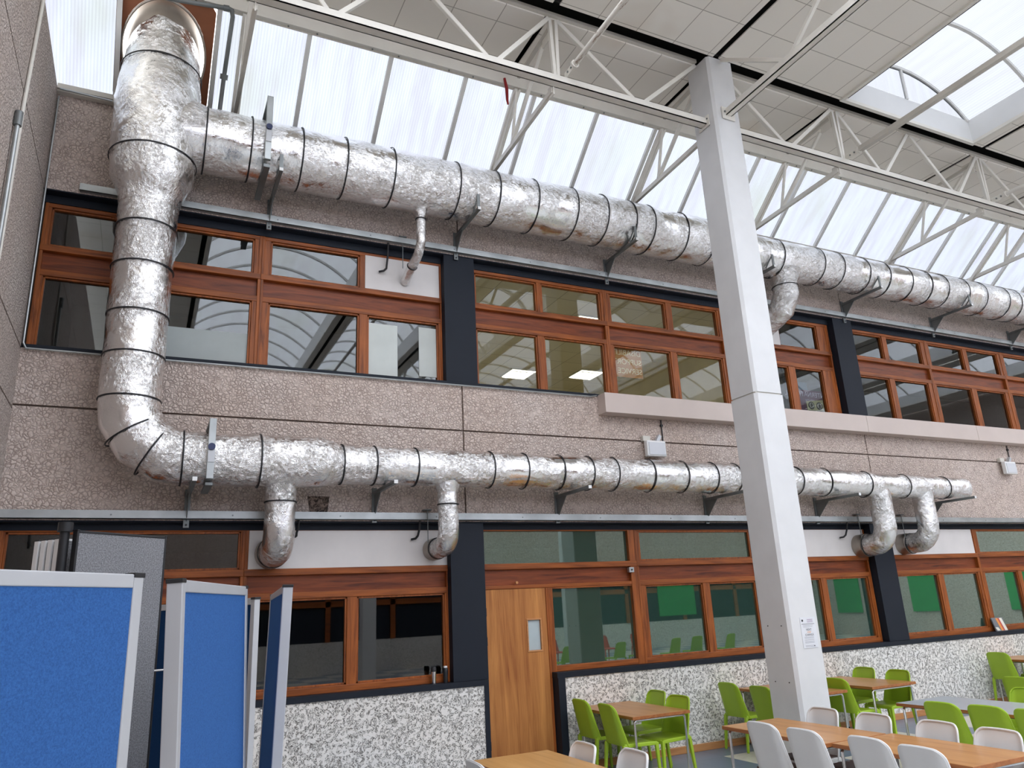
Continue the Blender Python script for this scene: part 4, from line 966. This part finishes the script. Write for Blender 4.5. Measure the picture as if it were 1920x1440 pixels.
chair(pw, L(5.27), 4.22, E_, 'fourth white chair along the front, nearest the bottom right', WH)
chair(pw, Rr(6.34), 6.10, W_, 'white chair behind the front tables touching the column foot', WH)
chair(pw, Rr(6.35), 5.50, W_, 'white chair behind the front tables, second from the column', WH)
chair(pw, Rr(6.35), 4.85, W_, 'white chair behind the front tables before the green chairs', WH)
chair(pw, Rr(6.33), 4.30, W_, 'white chair behind the front tables nearest the right edge', WH)
chair(pw, Rr(3.50), 6.04, W_, 'white chair at the oak table, farther one on its right', WH)
chair(pw, Rr(3.63), 5.49, W_, 'white chair at the oak table, nearer one on its right', WH)
chair(pw, L(2.44), 5.9, E_, 'white chair at the left side of the oak table', WH)

# ---------------------------------------------------------------- display boards
def board(p, q, ztop, w_frame, thick, mat, fmat, label, tilt=0, grp='display boards', name='display_board', z0=FL + .04, foot=.2):
    p = Vector((p[0], p[1], 0)); q = Vector((q[0], q[1], 0)); d = (q - p); Lg = d.length; mid = (p + q) / 2
    t = thing(name, (mid.x, mid.y, FL), label, 'display board', grp)
    ang = math.atan2(d.y, d.x)
    def part(nm, x0, x1, y0, y1, z0_, z1_, mt, bv=.003, par=None):
        b = MB(); b.box(x0, x1, y0, y1, z0_ - FL, z1_ - FL)
        for v in b.v: v += parent_off[t.name]
        return b.build(nm, mt, t if par is None else par, bevel=bv)
    f = w_frame; h = Lg / 2; th = thick / 2
    part('felt_panel', -h + f * .8, h - f * .8, -th * .8, th * .8, z0 + f * .8, ztop - f * .8, mat, .002)
    part('frame_upright', -h, -h + f, -th, th, z0, ztop, fmat); part('frame_upright', h - f, h, -th, th, z0, ztop, fmat)
    part('frame_rail', -h + f, h - f, -th, th, ztop - f, ztop, fmat); part('frame_rail', -h + f, h - f, -th, th, z0, z0 + f, fmat)
    for sx in (-1, 1):
        part('corner_cap', sx * (h - f * .45) - f * .56, sx * (h - f * .45) + f * .56, -th - .002, th + .002, ztop - f * .25, ztop + .004, M['black'], .002)
        part('foot', sx * (h - .12) - .02, sx * (h - .12) + .02, -foot, foot, FL + .005, FL + .04, fmat)
    t.rotation_euler = (0, math.radians(tilt), ang) if not tilt else (Matrix.Rotation(math.radians(tilt), 3, 'Y') @ Matrix.Rotation(ang, 3, 'Z')).to_euler()
    return t
def ext(p, q, L_):   # keep q, extend towards p until length L_
    d = Vector(p) - Vector(q); d.normalize(); return tuple(Vector(q) + d * L_)
board(ext((-.27, 1.99), (0, 2.305), 1.2), (0, 2.305), .13, .035, .03, M['blue'], M['alu'], 'large bright blue display board in the bottom left corner')
board((.175, 2.48), (.475, 3.45), .13, .036, .045, M['blue'], M['alu'], 'angled blue display board with grey frame, second from the left', -2.2)
board((.506, 3.35), (.631, 4.54), .13, .03, .04, M['blue'], M['alu'], 'blue display board seen almost edge-on nearest the windows', 1.6)
t = board((.12, 6.1), (.67, 5.05), .13, .04, .04, M['blued'], M['alu'], 'dark blue display board standing behind the other boards')
for z in (-.21, -.72):
    b = MB(); b.tube([(.10, 4.2, z), (.17, 4.2, z)], .006, 8)
    tag(b.build('connecting_rod', M['chrome'], smooth=True), 'thin chrome rod joining the grey board and the blue board, %s one' % ('upper' if z > -.5 else 'lower'), 'rod')
b = MB(); b.sweep([(-.345, 4.30, FL), (-.345, 4.30, .455)], .022, 3, 10); b.sweep([(-.345, 4.30, .455), (-.345, 4.30, .50)], .034, 1, 10); tag(b.build('support_post', M['black'], smooth=True), 'black round post with cap at the left end of the grey board stack', 'post')
GB = (-.30, 4.28), (.11, 4.62)
for i in range(5):
    d = Vector((-.64, .77)) * (.05 * i) + Vector((-.10 * 0 - .0 * i, 0)) + Vector((-.05 * (i > 0), .05 * (i > 0)))
    p_ = (GB[0][0] + d.x, GB[0][1] + d.y); q_ = (GB[1][0] + d.x, GB[1][1] + d.y)
    board(p_, q_, .46 - .03 * (i > 0), .012, .034, M['greyf'], M['black'] if i == 0 else M['white'], ('tall grey woven display board with black edging in front of its stack', 'tall grey board with pale edging, second of the stack', 'tall grey board with pale edging, third of the stack', 'tall grey board with pale edging, fourth of the stack', 'tall grey board with pale edging, rearmost of the stack')[i], 0, 'stack of grey boards', foot=.016)
used.add('red'); pr_ = chair_proto(M['redchair'], M['redchair'], 'red_chair')
ORD = ['first ', 'second ', 'third ', 'fourth ', 'fifth ', 'sixth ', 'seventh ', 'eighth ', 'ninth ']
RD = 'red canteen chairs across the hall'
for i, (x, y, a_) in enumerate(((10.6, -5.2, 0), (11.3, -5.3, 8), (12.1, -5.2, -5), (13.0, -5.6, 0), (14.0, -5.3, 5), (15.0, -5.5, 0), (16.2, -5.2, 0))):
    o = pr_ if i == 0 else copy_tree(pr_); o.location = (x, y, 0); o.rotation_euler = (0, 0, math.radians(a_)); tag(o, ORD[i] + 'red chair from the left across the hall, mirrored in the tinted lower glass', 'chair', RD)
for i, (x, y) in enumerate(((9.4, -1.4), (10.1, -1.5), (10.9, -1.3), (11.8, -1.6), (12.7, -1.4), (13.6, -1.5), (14.6, -1.3), (15.6, -1.5), (16.8, -1.4))):
    chair(pg, x, y, 180 if i % 2 else 170, ORD[i] + 'green chair from the left out in the hall, mirrored in the tinted lower glass', 'green chairs out in the hall')
# red chairs and green notice across the hall (seen reflected)
tag((lambda b: b.box(20.6, 22.6, -9.92, -9.88, -.7, .6).build('notice_board', plain('green_board', (.02, .30, .06), .6)))(MB()), 'large green notice board on the far wall behind the viewer', 'notice board')
gb = plain('green_panel', (.03, .30, .07), .6)  # panels added on the end wall so the lower panes mirror green
for y0, y1, l in ((-8.6, -7.2, 'near its far corner'), (-4.6, -3.2, 'at its middle'), (-.4, .8, 'closest to the windows')):
    b = MB(); b.box(29.93, 29.97, y0, y1, -1.0, 1.0); tag(b.build('notice_board', gb), 'green panel added for its reflection on the distant end wall, ' + l, 'notice board', 'green panels added for reflections')
